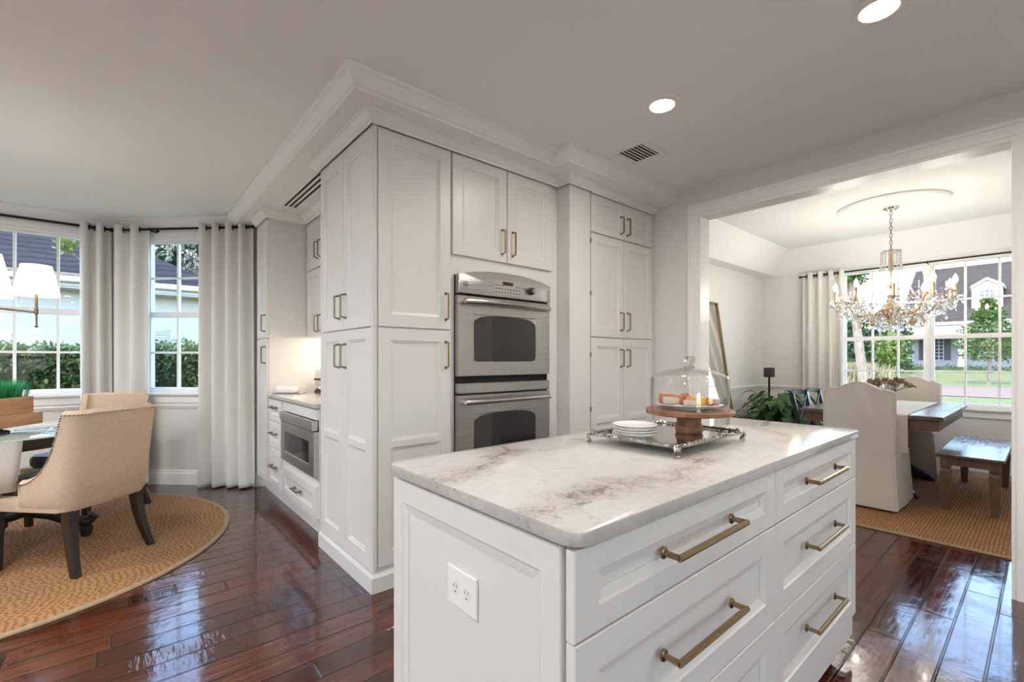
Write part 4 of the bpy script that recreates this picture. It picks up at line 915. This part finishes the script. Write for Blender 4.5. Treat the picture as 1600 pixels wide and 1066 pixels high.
for x in (5.19, 6.06):
    m = MB(); m.lathe([(.05, .646), (.06, .60), (.05, .52), (.07, .40), (.055, .25), (.06, .13)], (x, .995, 0), 20)
    m.build('post', 'espresso_wood', dt, True)
    m = MB(F((x, .995), (0, 1), (-1, 0))); m.plate([(-.27, RZ2), (-.19, RZ2), (-.17, .035), (.17, .035), (.19, RZ2), (.27, RZ2), (.285, .03), (.25, .06), (.18, .085), (.09, .145), (-.09, .145), (-.18, .085), (-.25, .06), (-.285, .03)], -.045, .045, .006); m.build('foot', 'black_wood', dt)
MB().box(5.23, 6.02, .97, 1.02, .16, .24, .005).build('stretcher', 'espresso_wood', dt)
m = MB(); w0, w1 = .722, 1.262
rows = [(X0-.004, .46), (X0-.004, .60), (X0-.005, .70), (X0-.004, .755), (X0+.004, .7625), (5.2, .7625), (5.8, .7625), (X1-.004, .7625), (X1+.004, .755), (X1+.005, .68), (X1+.004, .55)]
m.rings([[(x, w0 + (w1-w0)*j/8, z) for j in range(9)] for x, z in rows], False, False, False); r_ = m.build('table_runner', 'runner_cloth', None)
s_ = r_.modifiers.new('thickness', 'SOLIDIFY'); s_.thickness = .0025; s_.offset = 1; tag(r_, 'wide pale cloth runner along the dining table', 'table runner')
# bench
bn = thing('bench', (5.62, .39, RZ2), 'dark weathered wooden bench beside the dining table', 'bench')
bx0, bx1, by0, by1 = 4.945, 6.30, .205, .585
MB().box(bx0, bx1, by0, by1, .427, .452, .004, 2).build('seat', 'weathered_walnut', bn)
m = MB(); m.box(bx0+.055, bx1-.055, by0+.035, by0+.055, .365, .427); m.box(bx0+.055, bx1-.055, by1-.055, by1-.035, .365, .427); m.box(bx0+.035, bx0+.055, by0+.055, by1-.055, .365, .427); m.box(bx1-.055, bx1-.035, by0+.055, by1-.055, .365, .427); m.build('apron', 'aged_oak', bn)
for x in (bx0+.055, bx1-.055):
    for y in (by0+.055, by1-.055):
        q = lambda w, z: [(x+a*w, y+b*w, z) for a, b in ((-1, -1), (1, -1), (1, 1), (-1, 1))]
        MB().rings([q(.032, .427), q(.032, .355), q(.026, .340), q(.026, .332), q(.033, .318), q(.033, .30), q(.022, RZ2)]).build('leg', 'aged_oak', bn)
# slipcovered end chairs
def slip_chair(loc, rot, label):
    """local: faces +y, back at y=-.25"""
    t = thing('dining_chair', (0, 0, 0), label, 'chair', 'slipcovered end chairs at the dining table')
    w = .235; N = 14
    def outline(w, b0, tops, shoulder):
        pts = [(-w, b0), (w, b0), (w, shoulder-.03), (w-.008, shoulder-.008), (w-.03, shoulder)]
        for i in range(1, N): u = 1 - 2*i/N; pts.append(((w-.03)*u, shoulder + (tops-shoulder)*(.5+.5*math.cos(PI*min(1, abs(u)*1.08)))))
        return pts + [(-(w-.03), shoulder), (-(w-.008), shoulder-.008), (-w, shoulder-.03)]
    fr = F((0, -.25), (1, 0), (0, -1)); m = MB(fr); m.plate(outline(w, .40, 1.02, .955), -.075, .012, .012)
    m.build('backrest', 'slipcover', t, True)
    op = outline(w-.003, .40, 1.017, .952); pp = [fr.p(u, .012, z) for u, z in op[2:]] ; MB(fr).tube([fr.p(w-.003, .012, .42)] + pp + [fr.p(-w+.003, .012, .42)], .0055, 6).build('piping', 'slipcover', t, True)
    m = MB(); m.prism(rrect(-w+.004, w-.004, -.17, .30, .05), .40, .49, .025); m.build('seat', 'slipcover', t, True)
    # skirt with corner pleats
    def ring(e, z, wob):
        out = []; P = rrect(-w-e, w+e, -.262-e*.6, .30+e, .03, 5)
        L = len(P)
        for i, (x, y) in enumerate(P):
            d = Vector((x, y-.02, 0)).normalized(); out.append(Vector((x, y, z)) + d*wob*math.sin(i*2.4))
        return out
    def dense(r, n=6):
        o = []
        for a, b in zip(r, r[1:]+r[:1]): o += [a.lerp(b, j/n) for j in range(n)]
        return o
    A = dense(ring(.004, .452, 0)); B = dense(ring(.014, .25, .003)); C_ = dense(ring(.024, .03, .006))
    for R_, k in ((B, .4), (C_, 1.)):
        for i, p in enumerate(R_):
            if p.y > -.2: d = Vector((p.x, p.y-.02, 0)).normalized(); p += d*.008*k*math.sin(i*.9)
    m = MB(); m.rings([A, B, C_], True, True, True); m.build('skirt', 'slipcover', t, True)
    m = MB(); m.tube([p + Vector((0, 0, .001)) for p in dense(ring(.006, .452, 0), 2)], .004, 5, closed=True); m.build('seam', 'slipcover', t, True)
    for x in (-.2, .2):
        for y in (-.225, .27): MB().bar((x, y, .20), (x, y, RZ2), .04, .04, (0, 1, 0), .03, .03).build('leg', 'black_wood', t)
    t.location = (*loc, 0); t.rotation_euler = (0, 0, rot); return t
slip_chair((4.80, 1.005), face_rot(1, 0), 'slipcovered dining chair seen from behind at the near end of the table')
slip_chair((6.48, .985), face_rot(-1, 0), 'slipcovered dining chair facing the camera at the window end of the table')
# X-back chairs
def x_chair(loc, rot, label):
    t = thing('dining_chair', (0, 0, 0), label, 'chair', 'black cross-back chairs behind the dining table')
    B_ = 'black_wood'
    MB().prism(rrect(-.21, .21, -.20, .22, .05), .43, .462, .01).build('seat', B_, t, True)
    for s in (-1, 1):
        m = MB(); m.bar((s*.19, -.19, .445), (s*.215, -.225, RZ2), .036, .036, (1, 0, 0), .028, .028); m.build('leg', B_, t)
        m = MB(); m.bar((s*.185, .19, .43), (s*.205, .21, RZ2), .036, .036, (1, 0, 0), .026, .026); m.build('leg', B_, t)
        MB().bar((s*.19, -.19, .44), (s*.205, -.275, .845), .034, .030, (1, 0, 0)).build('back_post', B_, t)
        m = MB(); m.tube([(s*.19, -.213, .53), (s*.09, -.225, .61), (-s*.06, -.247, .73), (-s*.185, -.265, .815)], [.010]*4, 8); m.build('cross_slat', B_, t, True)
    m = MB(); m.rings([[Vector((x, -.275 - .035*(1-(x/.235)**2) + a, .815 + b + .012*(1-(x/.235)**2))) for a, b in ((-.014, 0), (.014, 0), (.014, .05), (-.014, .05))] for x in [-.235 + .47*i/10 for i in range(11)]]); m.build('top_rail', B_, t)
    for z in (.2, .26): MB().tube([(-.20, .20, z), (.20, .20, z)], .009, 8).build('stretcher', B_, t, True)
    t.location = (*loc, 0); t.rotation_euler = (0, 0, rot)
x_chair((5.515, 1.455), face_rot(0, -1), 'black cross-back chair behind the dining table, nearer the plant')
x_chair((5.955, 1.455), face_rot(0, -1), 'black cross-back chair behind the dining table, nearer the window')
# vase of dried flowers
vx, vy = 5.55, .975
va = thing('flower_vase', (vx, vy, .765), 'clear glass vase of brown dried flowers on the dining table', 'vase')
MB().lathe([(.0, .7655), (.035, .7655), (.037, .775), (.036, .80), (.042, .86), (.052, .905), (.050, .905), (.039, .86), (.033, .80), (.0, .778)], (vx, vy, 0), 28).build('vase', 'clear_glass', va, True)
m = MB(); st_ = []
for i in range(46):
    a = rnd.uniform(0, 2*PI); r = rnd.uniform(.03, .185); h = .98 + .05*rnd.random() - r*.20
    tip = Vector((vx + r*math.cos(a), vy + r*math.sin(a), h)); st_.append(tip)
    if i < 22: m.tube([(vx + .02*math.cos(a), vy + .02*math.sin(a), .785), (vx + .035*math.cos(a), vy + .035*math.sin(a), .90), tip], .0016, 5)
m.build('stems', 'lily_leaf', va, True)
m = MB()
for tip in st_:
    for k in range(9):
        d = Vector((rnd.gauss(0, 1), rnd.gauss(0, 1), rnd.gauss(0, .5)+.3)).normalized(); e = d.orthogonal().normalized()*.011; l = rnd.uniform(.02, .038)
        m.face([tip, tip + d*l*.5 + e, tip + d*l, tip + d*l*.5 - e])
link('flower_heads', m.bm, 'dried_flower', va)
# leaning mirror
mi = thing('leaning_mirror', (5.2, 2.45, 0), 'tall gold-framed mirror leaning against the left dining room wall', 'mirror')
A_ = Vector((4.86, 2.36, .0)); ux = Vector((1, 0, 0)); uy = (Vector((4.86, 2.640, 1.89)) - A_).normalized(); un = uy.cross(ux).normalized()*-1
if un.y > 0: un = -un
class FF:
    def p(s, u, n, z): return A_ + ux*u + un*n + uy*z
ff = FF(); Wm, Hm = .665, 1.90
m = MB(); m.f = ff; e = .018
for a in ((0, Wm, 0, e), (0, Wm, Hm-e, Hm), (0, e, e, Hm-e), (Wm-e, Wm, e, Hm-e)): m.box(a[0], a[1], 0, .03, a[2], a[3])
m.build('frame', 'brass', mi); plain('mirror_silver', (.86, .87, .86), .015, 1.)
m = MB(); m.f = ff; m.box(e, Wm-e, .004, .012, e, Hm-e); m.build('mirror_glass', 'mirror_silver', mi)
# speaker
sp = thing('floor_speaker', (6.60, 2.425, 0), 'small black speaker on a slim stand in the dining room corner', 'speaker')
MB().lathe([(.13, 0), (.13, .012), (.02, .02)], (6.60, 2.425, 0), 32).build('base', 'black_metal', sp, True)
MB().lathe([(.013, .015), (.013, .97)], (6.60, 2.425, 0), 12).build('pole', 'black_metal', sp, True)
MB().box(6.545, 6.655, 2.372, 2.478, .962, 1.090, .012, 3).build('speaker_box', 'charcoal', sp, True)
# peace lily
px, py = 6.28, 2.20
pt = thing('potted_plant', (px, py, RZ2), 'leafy green potted plant by the dining room corner', 'plant')
MB().lathe([(.12, RZ2), (.15, .03), (.185, .34), (.19, .35), (.178, .35), (.165, .31), (0, .31)], (px, py, 0), 32).build('pot', 'terracotta', pt, True)
m = MB(); ms = MB()
for i in range(210):
    a = rnd.uniform(0, 2*PI); el = rnd.uniform(.15, 1.35); L = rnd.uniform(.20, .48); d = Vector((math.cos(a)*math.cos(el), math.sin(a)*math.cos(el), math.sin(el)))
    b = Vector((px + rnd.uniform(-.07, .07), py + rnd.uniform(-.07, .07), .31)); e = b + d*L + Vector((0, 0, .04)); ms.tube([b, b.lerp(e, .5) + Vector((0, 0, .03)), e], .003, 4)
    l = rnd.uniform(.14, .25); w = l*rnd.uniform(.17, .25); out = Vector((math.cos(a), math.sin(a), 0)); sd_ = Vector((-math.sin(a), math.cos(a), 0)); up = rnd.uniform(-.2, .7)
    if e.y > 2.60: continue
    cen = []
    for j in range(7):
        q = j/6; cen.append(e + out*l*q*.8 + Vector((0, 0, l*(up*q - (.55+up*.5)*q*q))))
    ws = [.12, .6, .95, 1., .8, .45, .02]; k = sd_*w
    A1 = [cen[j] + k*ws[j] + Vector((0, 0, .18*w*ws[j])) for j in range(7)]; B1 = [cen[j] - k*ws[j] + Vector((0, 0, .18*w*ws[j])) for j in range(7)]
    va_ = [m.bm.verts.new(min_y) for min_y in [Vector((min(p.x, 6.80), min(p.y, 2.63), p.z)) for p in A1]]; vc = [m.bm.verts.new(Vector((min(p.x, 6.80), min(p.y, 2.63), p.z))) for p in cen]; vb = [m.bm.verts.new(Vector((min(p.x, 6.80), min(p.y, 2.63), p.z))) for p in B1]
    for j in range(6): m.bm.faces.new((va_[j], va_[j+1], vc[j+1], vc[j])); m.bm.faces.new((vc[j], vc[j+1], vb[j+1], vb[j]))
link('foliage', m.bm, 'lily_leaf', pt, 'all'); ms.build('stems', 'lily_leaf', pt, True)
# wall outlet behind the bench
wo2 = MB(DW).plate([(.20, .27), (.272, .27), (.272, .385), (.20, .385)], 0, .006, .002).build('wall_outlet', 'white_plastic'); tag(wo2, 'white wall outlet low on the dining wall behind the bench', 'outlet')
# ------------------------------------------------------------------ crystal chandelier
hx, hy = 5.53, .965
cl = thing('crystal_chandelier', (hx, hy, 2.626), 'large crystal chandelier with candle bulbs hanging from the dining room medallion', 'chandelier')
O = Vector((hx, hy, 0)); Z = Vector((0, 0, 1))
MB().lathe([(.062, 2.630), (.062, 2.622), (.05, 2.612), (.04, 2.606), (.018, 2.60), (.008, 2.588)], O, 24).build('canopy', 'polished_steel', cl, True)
m = MB(); zc = 2.59; k = 0
while zc > 2.235:
    ax_ = Vector((1, 0, 0)) if k % 2 else Vector((0, 1, 0)); c = O + Z*(zc-.019)
    m.tube([c + ax_*.0105*math.cos(a) + Z*.021*math.sin(a) for a in [2*PI*j/12 for j in range(12)]], .0028, 6, closed=True); zc -= .034; k += 1
m.build('chain', 'pewter', cl, True)
MB().lathe([(.006, 2.235), (.012, 2.22), (.020, 2.20), (.010, 2.17), (.022, 2.08), (.012, 2.02), (.028, 1.95), (.045, 1.90), (.030, 1.86), (.016, 1.82), (.022, 1.74), (.075, 1.69), (.10, 1.665), (.085, 1.64), (.05, 1.60), (.03, 1.56), (.012, 1.53)], O, 20).build('column', 'amber_crystal', cl, True)
MB().tube([O + Vector((math.cos(a)*.072, math.sin(a)*.072, 2.215)) for a in [2*PI*j/32 for j in range(32)]], .007, 8, closed=True).build('crown_ring', 'polished_steel', cl, True)
def beads(par, pts, r, mat='crystal'):
    m = MB(); P = [Vector(p) for p in pts]; step = r*2.15
    for a, b in zip(P, P[1:]):
        n = max(1, int((b-a).length/step))
        for j in range(n): m.ball(a.lerp(b, (j+.5)/n), r, 6, 5)
    return m.build('bead_strand', mat, par, False)
for k in range(16):
    a = 2*PI*k/16; d = Vector((math.cos(a), math.sin(a), 0)); beads(cl, [O + d*.072 + Z*2.21, O + d*.075 + Z*2.12, O + d*.085 + Z*2.03], .0075)
NA = 10; arms = []
for k in range(16):
    a = 2*PI*(k+.5)/16; d = Vector((math.cos(a), math.sin(a), 0)); e = O + d*.30 + Z*1.80
    if k % 2 == 0: beads(cl, [O + d*.08 + Z*2.05] + [(O + d*.08 + Z*2.05).lerp(e, q) - Z*.16*math.sin(PI*q) for q in (.2, .4, .6, .8)] + [e], .0065)
dp = None
def drop(par, p, s=1., mat='crystal'):
    m = MB(); p = Vector(p)
    m.ball(p - Z*.010*s, .007*s, 6, 5); m.lathe([(.002, -.018*s), (.010*s, -.034*s), (.0135*s, -.048*s), (.009*s, -.060*s), (.001, -.065*s)], p, 6)
    return m.build('crystal_drop', mat, par, False)
for k in range(NA):
    a = 2*PI*(k+.35)/NA; d = Vector((math.cos(a), math.sin(a), 0)); R_ = .445
    P = bez(O + d*.03 + Z*1.69, O + d*.20 + Z*1.56, O + d*.30 + Z*1.60, O + d*.34 + Z*1.72, 8)[:-1] + bez(O + d*.34 + Z*1.72, O + d*.37 + Z*1.79, O + d*.44 + Z*1.78, O + d*R_ + Z*1.735, 6)
    arm = MB().tube(P, [.0065]*len(P), 8).build('arm', 'amber_crystal', cl, True); e = O + d*R_
    MB().lathe([(.004, 1.725), (.045, 1.742), (.050, 1.752), (.046, 1.752), (.010, 1.742), (.012, 1.76)], e, 16).build('drip_pan', 'crystal', arm, True)
    MB().lathe([(.012, 1.745), (.0125, 1.76), (.0105, 1.765), (.0105, 1.855), (.012, 1.86)], e, 12).build('candle', 'candle_gold', arm, True)
    MB().lathe([(.006, 1.860), (.015, 1.878), (.0175, 1.894), (.011, 1.918), (.001, 1.938)], e, 10).build('bulb', 'candle_bulb', arm, True)
    for j in range(4):
        q = a + 2*PI*j/4 + .3; drop(arm, e + Vector((math.cos(q)*.047, math.sin(q)*.047, 1.742)), .9)
    a2 = 2*PI*(k+1.35)/NA; e2 = O + Vector((math.cos(a2), math.sin(a2), 0))*R_ + Z*1.735; e1 = e + Z*1.735
    beads(cl, [e1.lerp(e2, q) - Z*.085*math.sin(PI*q) for q in (0, .17, .33, .5, .67, .83, 1)], .0065)
    beads(cl, [O + d*.10 + Z*1.66] + [(O + d*.10 + Z*1.66).lerp(e1, q) - Z*.14*math.sin(PI*q) for q in (.2, .4, .6, .8)] + [e1], .0065)
    drop(cl, O + d*.36 + Z*1.70, 1.5, 'crystal'); drop(cl, O + d*.24 + Z*1.60, 1.5, 'crystal' if k % 2 else 'amber_crystal')
    drop(cl, O + Vector((math.cos(a+.3), math.sin(a+.3), 0))*.16 + Z*1.575, 1.4)
for k in range(8):
    a = 2*PI*k/8; drop(cl, O + Vector((math.cos(a)*.085, math.sin(a)*.085, 1.545)), 1.3)
m = MB(); r2 = random.Random(3)
for i in range(330):
    a = r2.uniform(0, 2*PI); rr = r2.uniform(.05, .47); z = 1.585 + .17*(rr/.47)**1.5 + r2.gauss(0, .05); p = O + Vector((math.cos(a)*rr, math.sin(a)*rr, z)); s_ = r2.uniform(.6, 1.2)
    m.ball(p, .0055*s_, 6, 4); m.lathe([(.001, -.008*s_), (.008*s_, -.018*s_), (.0115*s_, -.032*s_), (.007*s_, -.044*s_), (.001, -.048*s_)], p, 6); m.tube([p, p + Z*r2.uniform(.03, .07)], .0011, 4)
q_ = m.build('crystal_garland', 'crystal', cl, False); q_['kind'] = 'stuff'
m = MB()
for i in range(110):
    a = r2.uniform(0, 2*PI); rr = r2.uniform(.10, .46); p = O + Vector((math.cos(a)*rr, math.sin(a)*rr, 1.70 + r2.uniform(-.05, .16))); l = r2.uniform(.02, .04)
    for j in range(5): b_ = 2*PI*j/5 + a; d_ = Vector((math.cos(b_), math.sin(b_), .5)).normalized(); e_ = d_.orthogonal().normalized()*l*.28; m.rings([[p, p + e_*.3 + d_*l*.1, p + d_*l*.1], [p + d_*l*.5 - e_, p + d_*l*.6, p + d_*l*.5 + e_]])
q_ = m.build('crystal_rosettes', 'amber_crystal', cl, False); q_['kind'] = 'stuff'
m = MB(); m.ball(O + Z*1.492, .026, 10, 8); m.tube([O + Z*1.53, O + Z*1.51], .004, 6); m.build('crystal_ball', 'crystal', cl, False)
# ================================================================== outdoors, beyond the windows
def leaves(m, pts, size, r=rnd, long=1.6, droop=0.):
    for p in pts:
        p = Vector(p); d = Vector((r.gauss(0, 1), r.gauss(0, 1), r.gauss(0, 1)-droop)).normalized(); e = d.orthogonal().normalized(); e.rotate(Matrix.Rotation(r.uniform(0, 6.3), 3, d)); s = size*r.uniform(.6, 1.3)
        m.bm.faces.new([m.bm.verts.new(q) for q in (p, p + d*s*long*.5 + e*s*.38, p + d*s*long, p + d*s*long*.5 - e*s*.38)])
prof = [(-25, -.3), (8, -.3), (23, -.145), (29, -.045), (36, .06), (47, .36), (50, .40), (90, .6)]
m = MB(); m.rings([[Vector((x, y, z)) for y in (-40, -10, 15, 45)] for x, z in prof], False, False, False)
struct(m.build('lawn', 'lawn_grass'), 'green lawn outside the windows', 'lawn')
m = MB(); m.rings([[Vector((x, y, z)) for y in (-40, 45)] for x, z in ((23, -.125), (29, -.025))], False, False, False)
struct(m.build('road', 'brick_paving'), 'brick paved street beyond the lawn', 'road')
struct(MB().box(-12, 12, -16, -4.9, -.30, -.22).build('reflector', 'bounce_paving'), 'added unseen pale patio outside the windows behind the kitchen', 'reflector')  # unseen pale ground added to bounce sunlight up to the ceiling
# hedge
hd = thing('hedge', (-2.5, 8.9, -.3), 'long clipped green hedge outside the bay windows', 'hedge')
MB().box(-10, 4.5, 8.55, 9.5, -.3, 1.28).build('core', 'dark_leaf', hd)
m = MB(); P = []
for i in range(26000):
    x = rnd.uniform(-3.2, 3.0)
    if rnd.random() < .78: P.append((x, 8.50 - abs(rnd.gauss(0, .07)) + .05*math.sin(x*3.1), rnd.uniform(.1, 1.36)))
    else: P.append((x, rnd.uniform(8.42, 9.5), 1.30 + abs(rnd.gauss(0, .06)) + .04*math.sin(x*2.3)))
leaves(m, P, .050); m.bm.faces.ensure_lookup_table(); link('foliage', m.bm, 'hedge_leaf', hd)
# neighbouring house beyond the hedge
nh = thing('neighbouring_house', (-5, 15, -.3), 'white stucco house with dark shingled roof beyond the hedge', 'house')
MB().box(-14, 1.45, 12.0, 19.6, -.3, 2.62).build('wall', 'stucco_white', nh)
m = MB(); m.box(-14.4, 1.85, 11.58, 11.60, 2.52, 2.70); m.box(-14.4, 1.85, 11.58, 12.0, 2.50, 2.53); m.box(1.83, 1.85, 11.58, 20, 2.52, 2.70); m.box(-14.4, 1.87, 11.48, 11.58, 2.60, 2.71, .02); m.build('gutter', 'stucco_white', nh)
m = MB(); a, b, c, d = (-14.4, 11.5, 2.71), (1.9, 11.5, 2.71), (1.9, 20, 2.71), (-14.4, 20, 2.71); e, f_ = (-10.1, 15.75, 5.16), (-2.35, 15.75, 5.16)
m.face([a, b, f_, e]); m.face([b, c, f_]); m.face([c, d, e, f_]); m.face([d, a, e]); m.face([a, b, c, d]); m.build('roof', 'slate_shingles', nh)
m = MB(F((0, 12.), (1, 0), (0, -1))); m.box(.47, .80, 0, .03, 1.44, 1.84)
for k in range(6): m.box(.50, .77, .03, .045, 1.475+k*.058, 1.505+k*.058)
m.build('louvred_vent', 'exterior_white', nh)
def tree(name, x, y, z0, h, r, label, leaf, crown, n, size, cat='tree', lean=(0, 0), moss=0, group=None):
    t = thing(name, (x, y, z0), label, cat, group); top = Vector((x+lean[0], y+lean[1], z0+h)); base = Vector((x, y, z0))
    m = MB(); P = [base.lerp(top, q) + Vector((math.sin(q*5)*r*.5, math.cos(q*4)*r*.5-r*.5, 0)) for q in [i/8 for i in range(9)]]
    m.tube(P, [r*(1.25 if i == 0 else 1-.55*i/8) for i in range(9)], 10); br = []
    for c, cr in crown:
        c = Vector(c); s0 = base.lerp(top, rnd.uniform(.5, 1.)); m.tube([s0, s0.lerp(c, .55) + Vector((0, 0, .1)), c], [r*.4, r*.25, r*.08], 6)
    m.build('trunk', 'bark', t, True)
    m = MB(); P = []
    for c, cr in crown:
        c = Vector(c)
        for i in range(n):
            d = Vector((rnd.gauss(0, 1), rnd.gauss(0, 1), rnd.gauss(0, 1))).normalized()*cr*rnd.uniform(.35, 1.05); P.append(c + Vector((d.x, d.y, d.z*.75)))
    leaves(m, P, size); link('foliage', m.bm, leaf, t)
    if moss:
        m = MB(); P = []
        for i in range(moss):
            c, cr = rnd.choice(crown); s = Vector(c) + Vector((rnd.uniform(-cr, cr), rnd.uniform(-cr, cr), -.2*cr)); L = rnd.uniform(.6, 2.2)
            for k in range(int(L*16)): P.append(s + Vector((rnd.gauss(0, .05), rnd.gauss(0, .05), -k/16)))
        leaves(m, P, .09, long=2.2, droop=1.5); link('hanging_moss', m.bm, 'moss', t)
    return t
tree('oak_tree', 2.9, 19.5, -.3, 6.5, .35, 'large oak hung with grey moss behind the neighbouring house', 'dark_leaf', [((.9, 18.5, 6.2), .8), ((1.9, 18.8, 5.6), .8), ((2.4, 18.2, 5.0), .6), ((.2, 19, 7.2), 1.), ((3.2, 19, 6.8), 1.2), ((1.3, 19.5, 4.6), .7), ((2.0, 20, 4.4), .6)], 620, .16, moss=120)
tree('young_tree', .15, 10.4, -.3, 3.3, .05, 'leafy branch of a small tree in front of the dark roof', 'bright_leaf', [((-.42, 10.1, 3.12), .22), ((-.62, 10.1, 3.0), .13), ((-.25, 10.2, 3.3), .25), ((.2, 10.5, 3.6), .4)], 90, .06)
# house across the street
sh = thing('house', (54, 0, .4), 'grey house with white columns, dark shutters and a dormer across the street', 'house')
SF = F((52, 0), (0, 1), (-1, 0)); CF = F((50, 0), (0, 1), (-1, 0))
MB().box(52, 62, -9, 7.9, .1, 4.1).build('wall', 'siding_grey', sh)
MB().box(49.6, 52, -9, 8.0, .1, .42).build('porch_floor', 'brick_paving', sh)
m = MB(); m.box(49.75, 50.25, -9, 8.0, 2.98, 3.9); m.box(49.55, 50.3, -9.1, 8.15, 3.9, 4.18, .05); m.box(50.25, 52, -9, 8, 3.0, 3.05); m.build('entablature', 'exterior_white', sh)
for y in (7.5, 4.42, 1.42, -1.6, -4.6): MB().lathe([(.30, .42), (.30, .55), (.25, .58), (.23, .68), (.205, .75), (.205, 1.6), (.17, 2.78), (.22, 2.86), (.24, 2.98)], (50, y, 0), 20).build('column', 'exterior_white', sh, True)
for y0, y1 in ((5.66, 6.76), (2.56, 3.55), (-.8, .2)):
    w_ = MB(SF).box(y0, y1, 0, .04, 1.15, 2.93).build('window', 'dark_window', sh)
    m = MB(SF)
    for k in range(5): m.box(y0+(y1-y0)*k/4-.02, y0+(y1-y0)*k/4+.02, .04, .08, 1.15, 2.93)
    for k in range(7): m.box(y0, y1, .04, .08, 1.15+1.78*k/6-.02, 1.15+1.78*k/6+.02)
    m.build('muntins', 'exterior_white', w_)
    for a, b in ((y0-.44, y0-.03), (y1+.03, y1+.44)): MB(SF).box(a, b, 0, .06, 1.15, 2.93).build('shutter', 'shutter_paint', sh)
m = MB(); m.rings([[Vector((x, y, z)) for y in (8.25, -9.2)] for x, z in ((49.55, 4.16), (58, 9.62), (66.5, 4.16))], False, False, False); m.face([(49.55, 8.2, 4.16), (58, 8.2, 9.62), (66.5, 8.2, 4.16)]); m.build('roof', 'brown_shingles', sh)
MB().box(57.4, 58.6, 6.9, 7.7, 8.6, 10.2).build('chimney', 'chimney_brick', sh)
m = MB(F((51.3, 0), (0, 1), (-1, 0))); m.plate([(2.33, 5.15), (3.87, 5.15), (3.87, 6.85), (3.10, 7.35), (2.33, 6.85)], -4.5, 0)
m.plate([(2.2, 6.78), (3.10, 7.38), (4.0, 6.78), (4.0, 6.98), (3.10, 7.58), (2.2, 6.98)], -4.5, .18); m.box(2.25, 2.55, 0, .08, 5.15, 6.8); m.box(3.65, 3.95, 0, .08, 5.15, 6.8); dmr = m.build('dormer', 'exterior_white', sh)
pts = [(2.70, 5.42), (3.50, 5.42), (3.50, 6.35)] + [(3.10+.40*math.cos(t), 6.35+.30*math.sin(t)) for t in [PI*i/8 for i in range(1, 8)]] + [(2.70, 6.35)]
DF = F((51.3, 0), (0, 1), (-1, 0)); MB(DF).plate(pts, 0, .03).build('window', 'dark_window', dmr)
m = MB(DF)
for u in (2.97, 3.23): m.box(u-.02, u+.02, .03, .06, 5.42, 6.6)
for z in (5.72, 6.03, 6.33): m.box(2.70, 3.50, .03, .06, z-.02, z+.02)
m.build('muntins', 'exterior_white', dmr)
# planting across the street
ct = thing('young_tree', (32, 1.86, 0), 'small cone-shaped green tree on the lawn across the street', 'tree')
MB().tube([(32, 1.86, -.05), (32.02, 1.85, .8), (32, 1.86, 1.6), (32, 1.9, 3.7)], [.09, .075, .06, .02], 8).build('trunk', 'bark', ct, True)
m = MB(); P = []
for i in range(3600):
    q = rnd.random()**.8; z = 1.25 + 2.85*q; rr = (.15 + 1.0*min(1, (1-q)*1.5) * (1 if q > .12 else .5 + q*4))*rnd.uniform(.3, 1)**.5*(1+.22*math.sin(q*26)); a = rnd.uniform(0, 2*PI); P.append((32 + rr*math.cos(a), 1.88 + rr*math.sin(a), z - rr*.12))
leaves(m, P, .12); link('foliage', m.bm, 'tree_leaf', ct)
tree('pine_tree', 25, 5.25, -.12, 7.5, .21, 'leaning pale trunked tree on the far lawn beside the dining curtain', 'tree_leaf', [((25, 5.75, 4.95), .55), ((25, 6.7, 5.6), .8), ((26, 7.6, 6.4), 1.2), ((25, 5.6, 7.6), 1.4)], 300, .2, lean=(0, 1.15))
dh = thing('shrub_screen', (42, 12.5, .2), 'dark dense evergreen screen left of the house across the street', 'shrubs')
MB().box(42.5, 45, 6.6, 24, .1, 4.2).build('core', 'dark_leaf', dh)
m = MB(); P = [(42.4 - abs(rnd.gauss(0, .25)), rnd.uniform(6.25, 17), .2 + 4.4*rnd.random()**.8) for i in range(6500)]; leaves(m, P, .22); link('foliage', m.bm, 'dark_leaf', dh)
bs = thing('bush', (38, 6.7, .1), 'bright green bush in front of the dark evergreen screen', 'bush')
m = MB(); P = [(38 + rnd.gauss(0, .35), 6.7 + rnd.gauss(0, .36), 1.8 + rnd.gauss(0, .5)) for i in range(700)]; leaves(m, P, .2); link('foliage', m.bm, 'bright_leaf', bs)
MB().tube([(38, 6.7, .05), (38, 6.7, 1.9)], [.06, .03], 6).build('stem', 'bark', bs, True)
og = thing('ornamental_grass', (28.5, 6.9, -.05), 'tawny ornamental grass clump on the lawn by the leaning trunk', 'ornamental grass')
m = MB()
for i in range(1500):
    b = Vector((29.8 + rnd.gauss(0, .4), 6.95 + rnd.gauss(0, .6), -.02)); a = rnd.uniform(0, 6.3); l = Vector((math.cos(a), math.sin(a), 0))*rnd.uniform(.1, .4); h = rnd.uniform(.6, 1.15); w = Vector((0, .02, 0))
    m.face([b-w, b+w, b+l*.4+w+Vector((0, 0, h*.6)), b+l+Vector((0, 0, h))])
link('blades', m.bm, 'ornamental_grass', og)
for i, (x, y0, y1, lab) in enumerate(((48.6, -6, 7.0, 'low clipped dark border hedge along the columned porch across the street'),)):
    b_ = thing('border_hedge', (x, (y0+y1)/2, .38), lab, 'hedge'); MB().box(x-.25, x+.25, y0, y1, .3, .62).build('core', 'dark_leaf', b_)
    m = MB(); leaves(m, [(x + rnd.gauss(0, .2), rnd.uniform(y0, y1), .5 + rnd.gauss(0, .12)) for k in range(1500)], .12); link('foliage', m.bm, 'dark_leaf', b_)
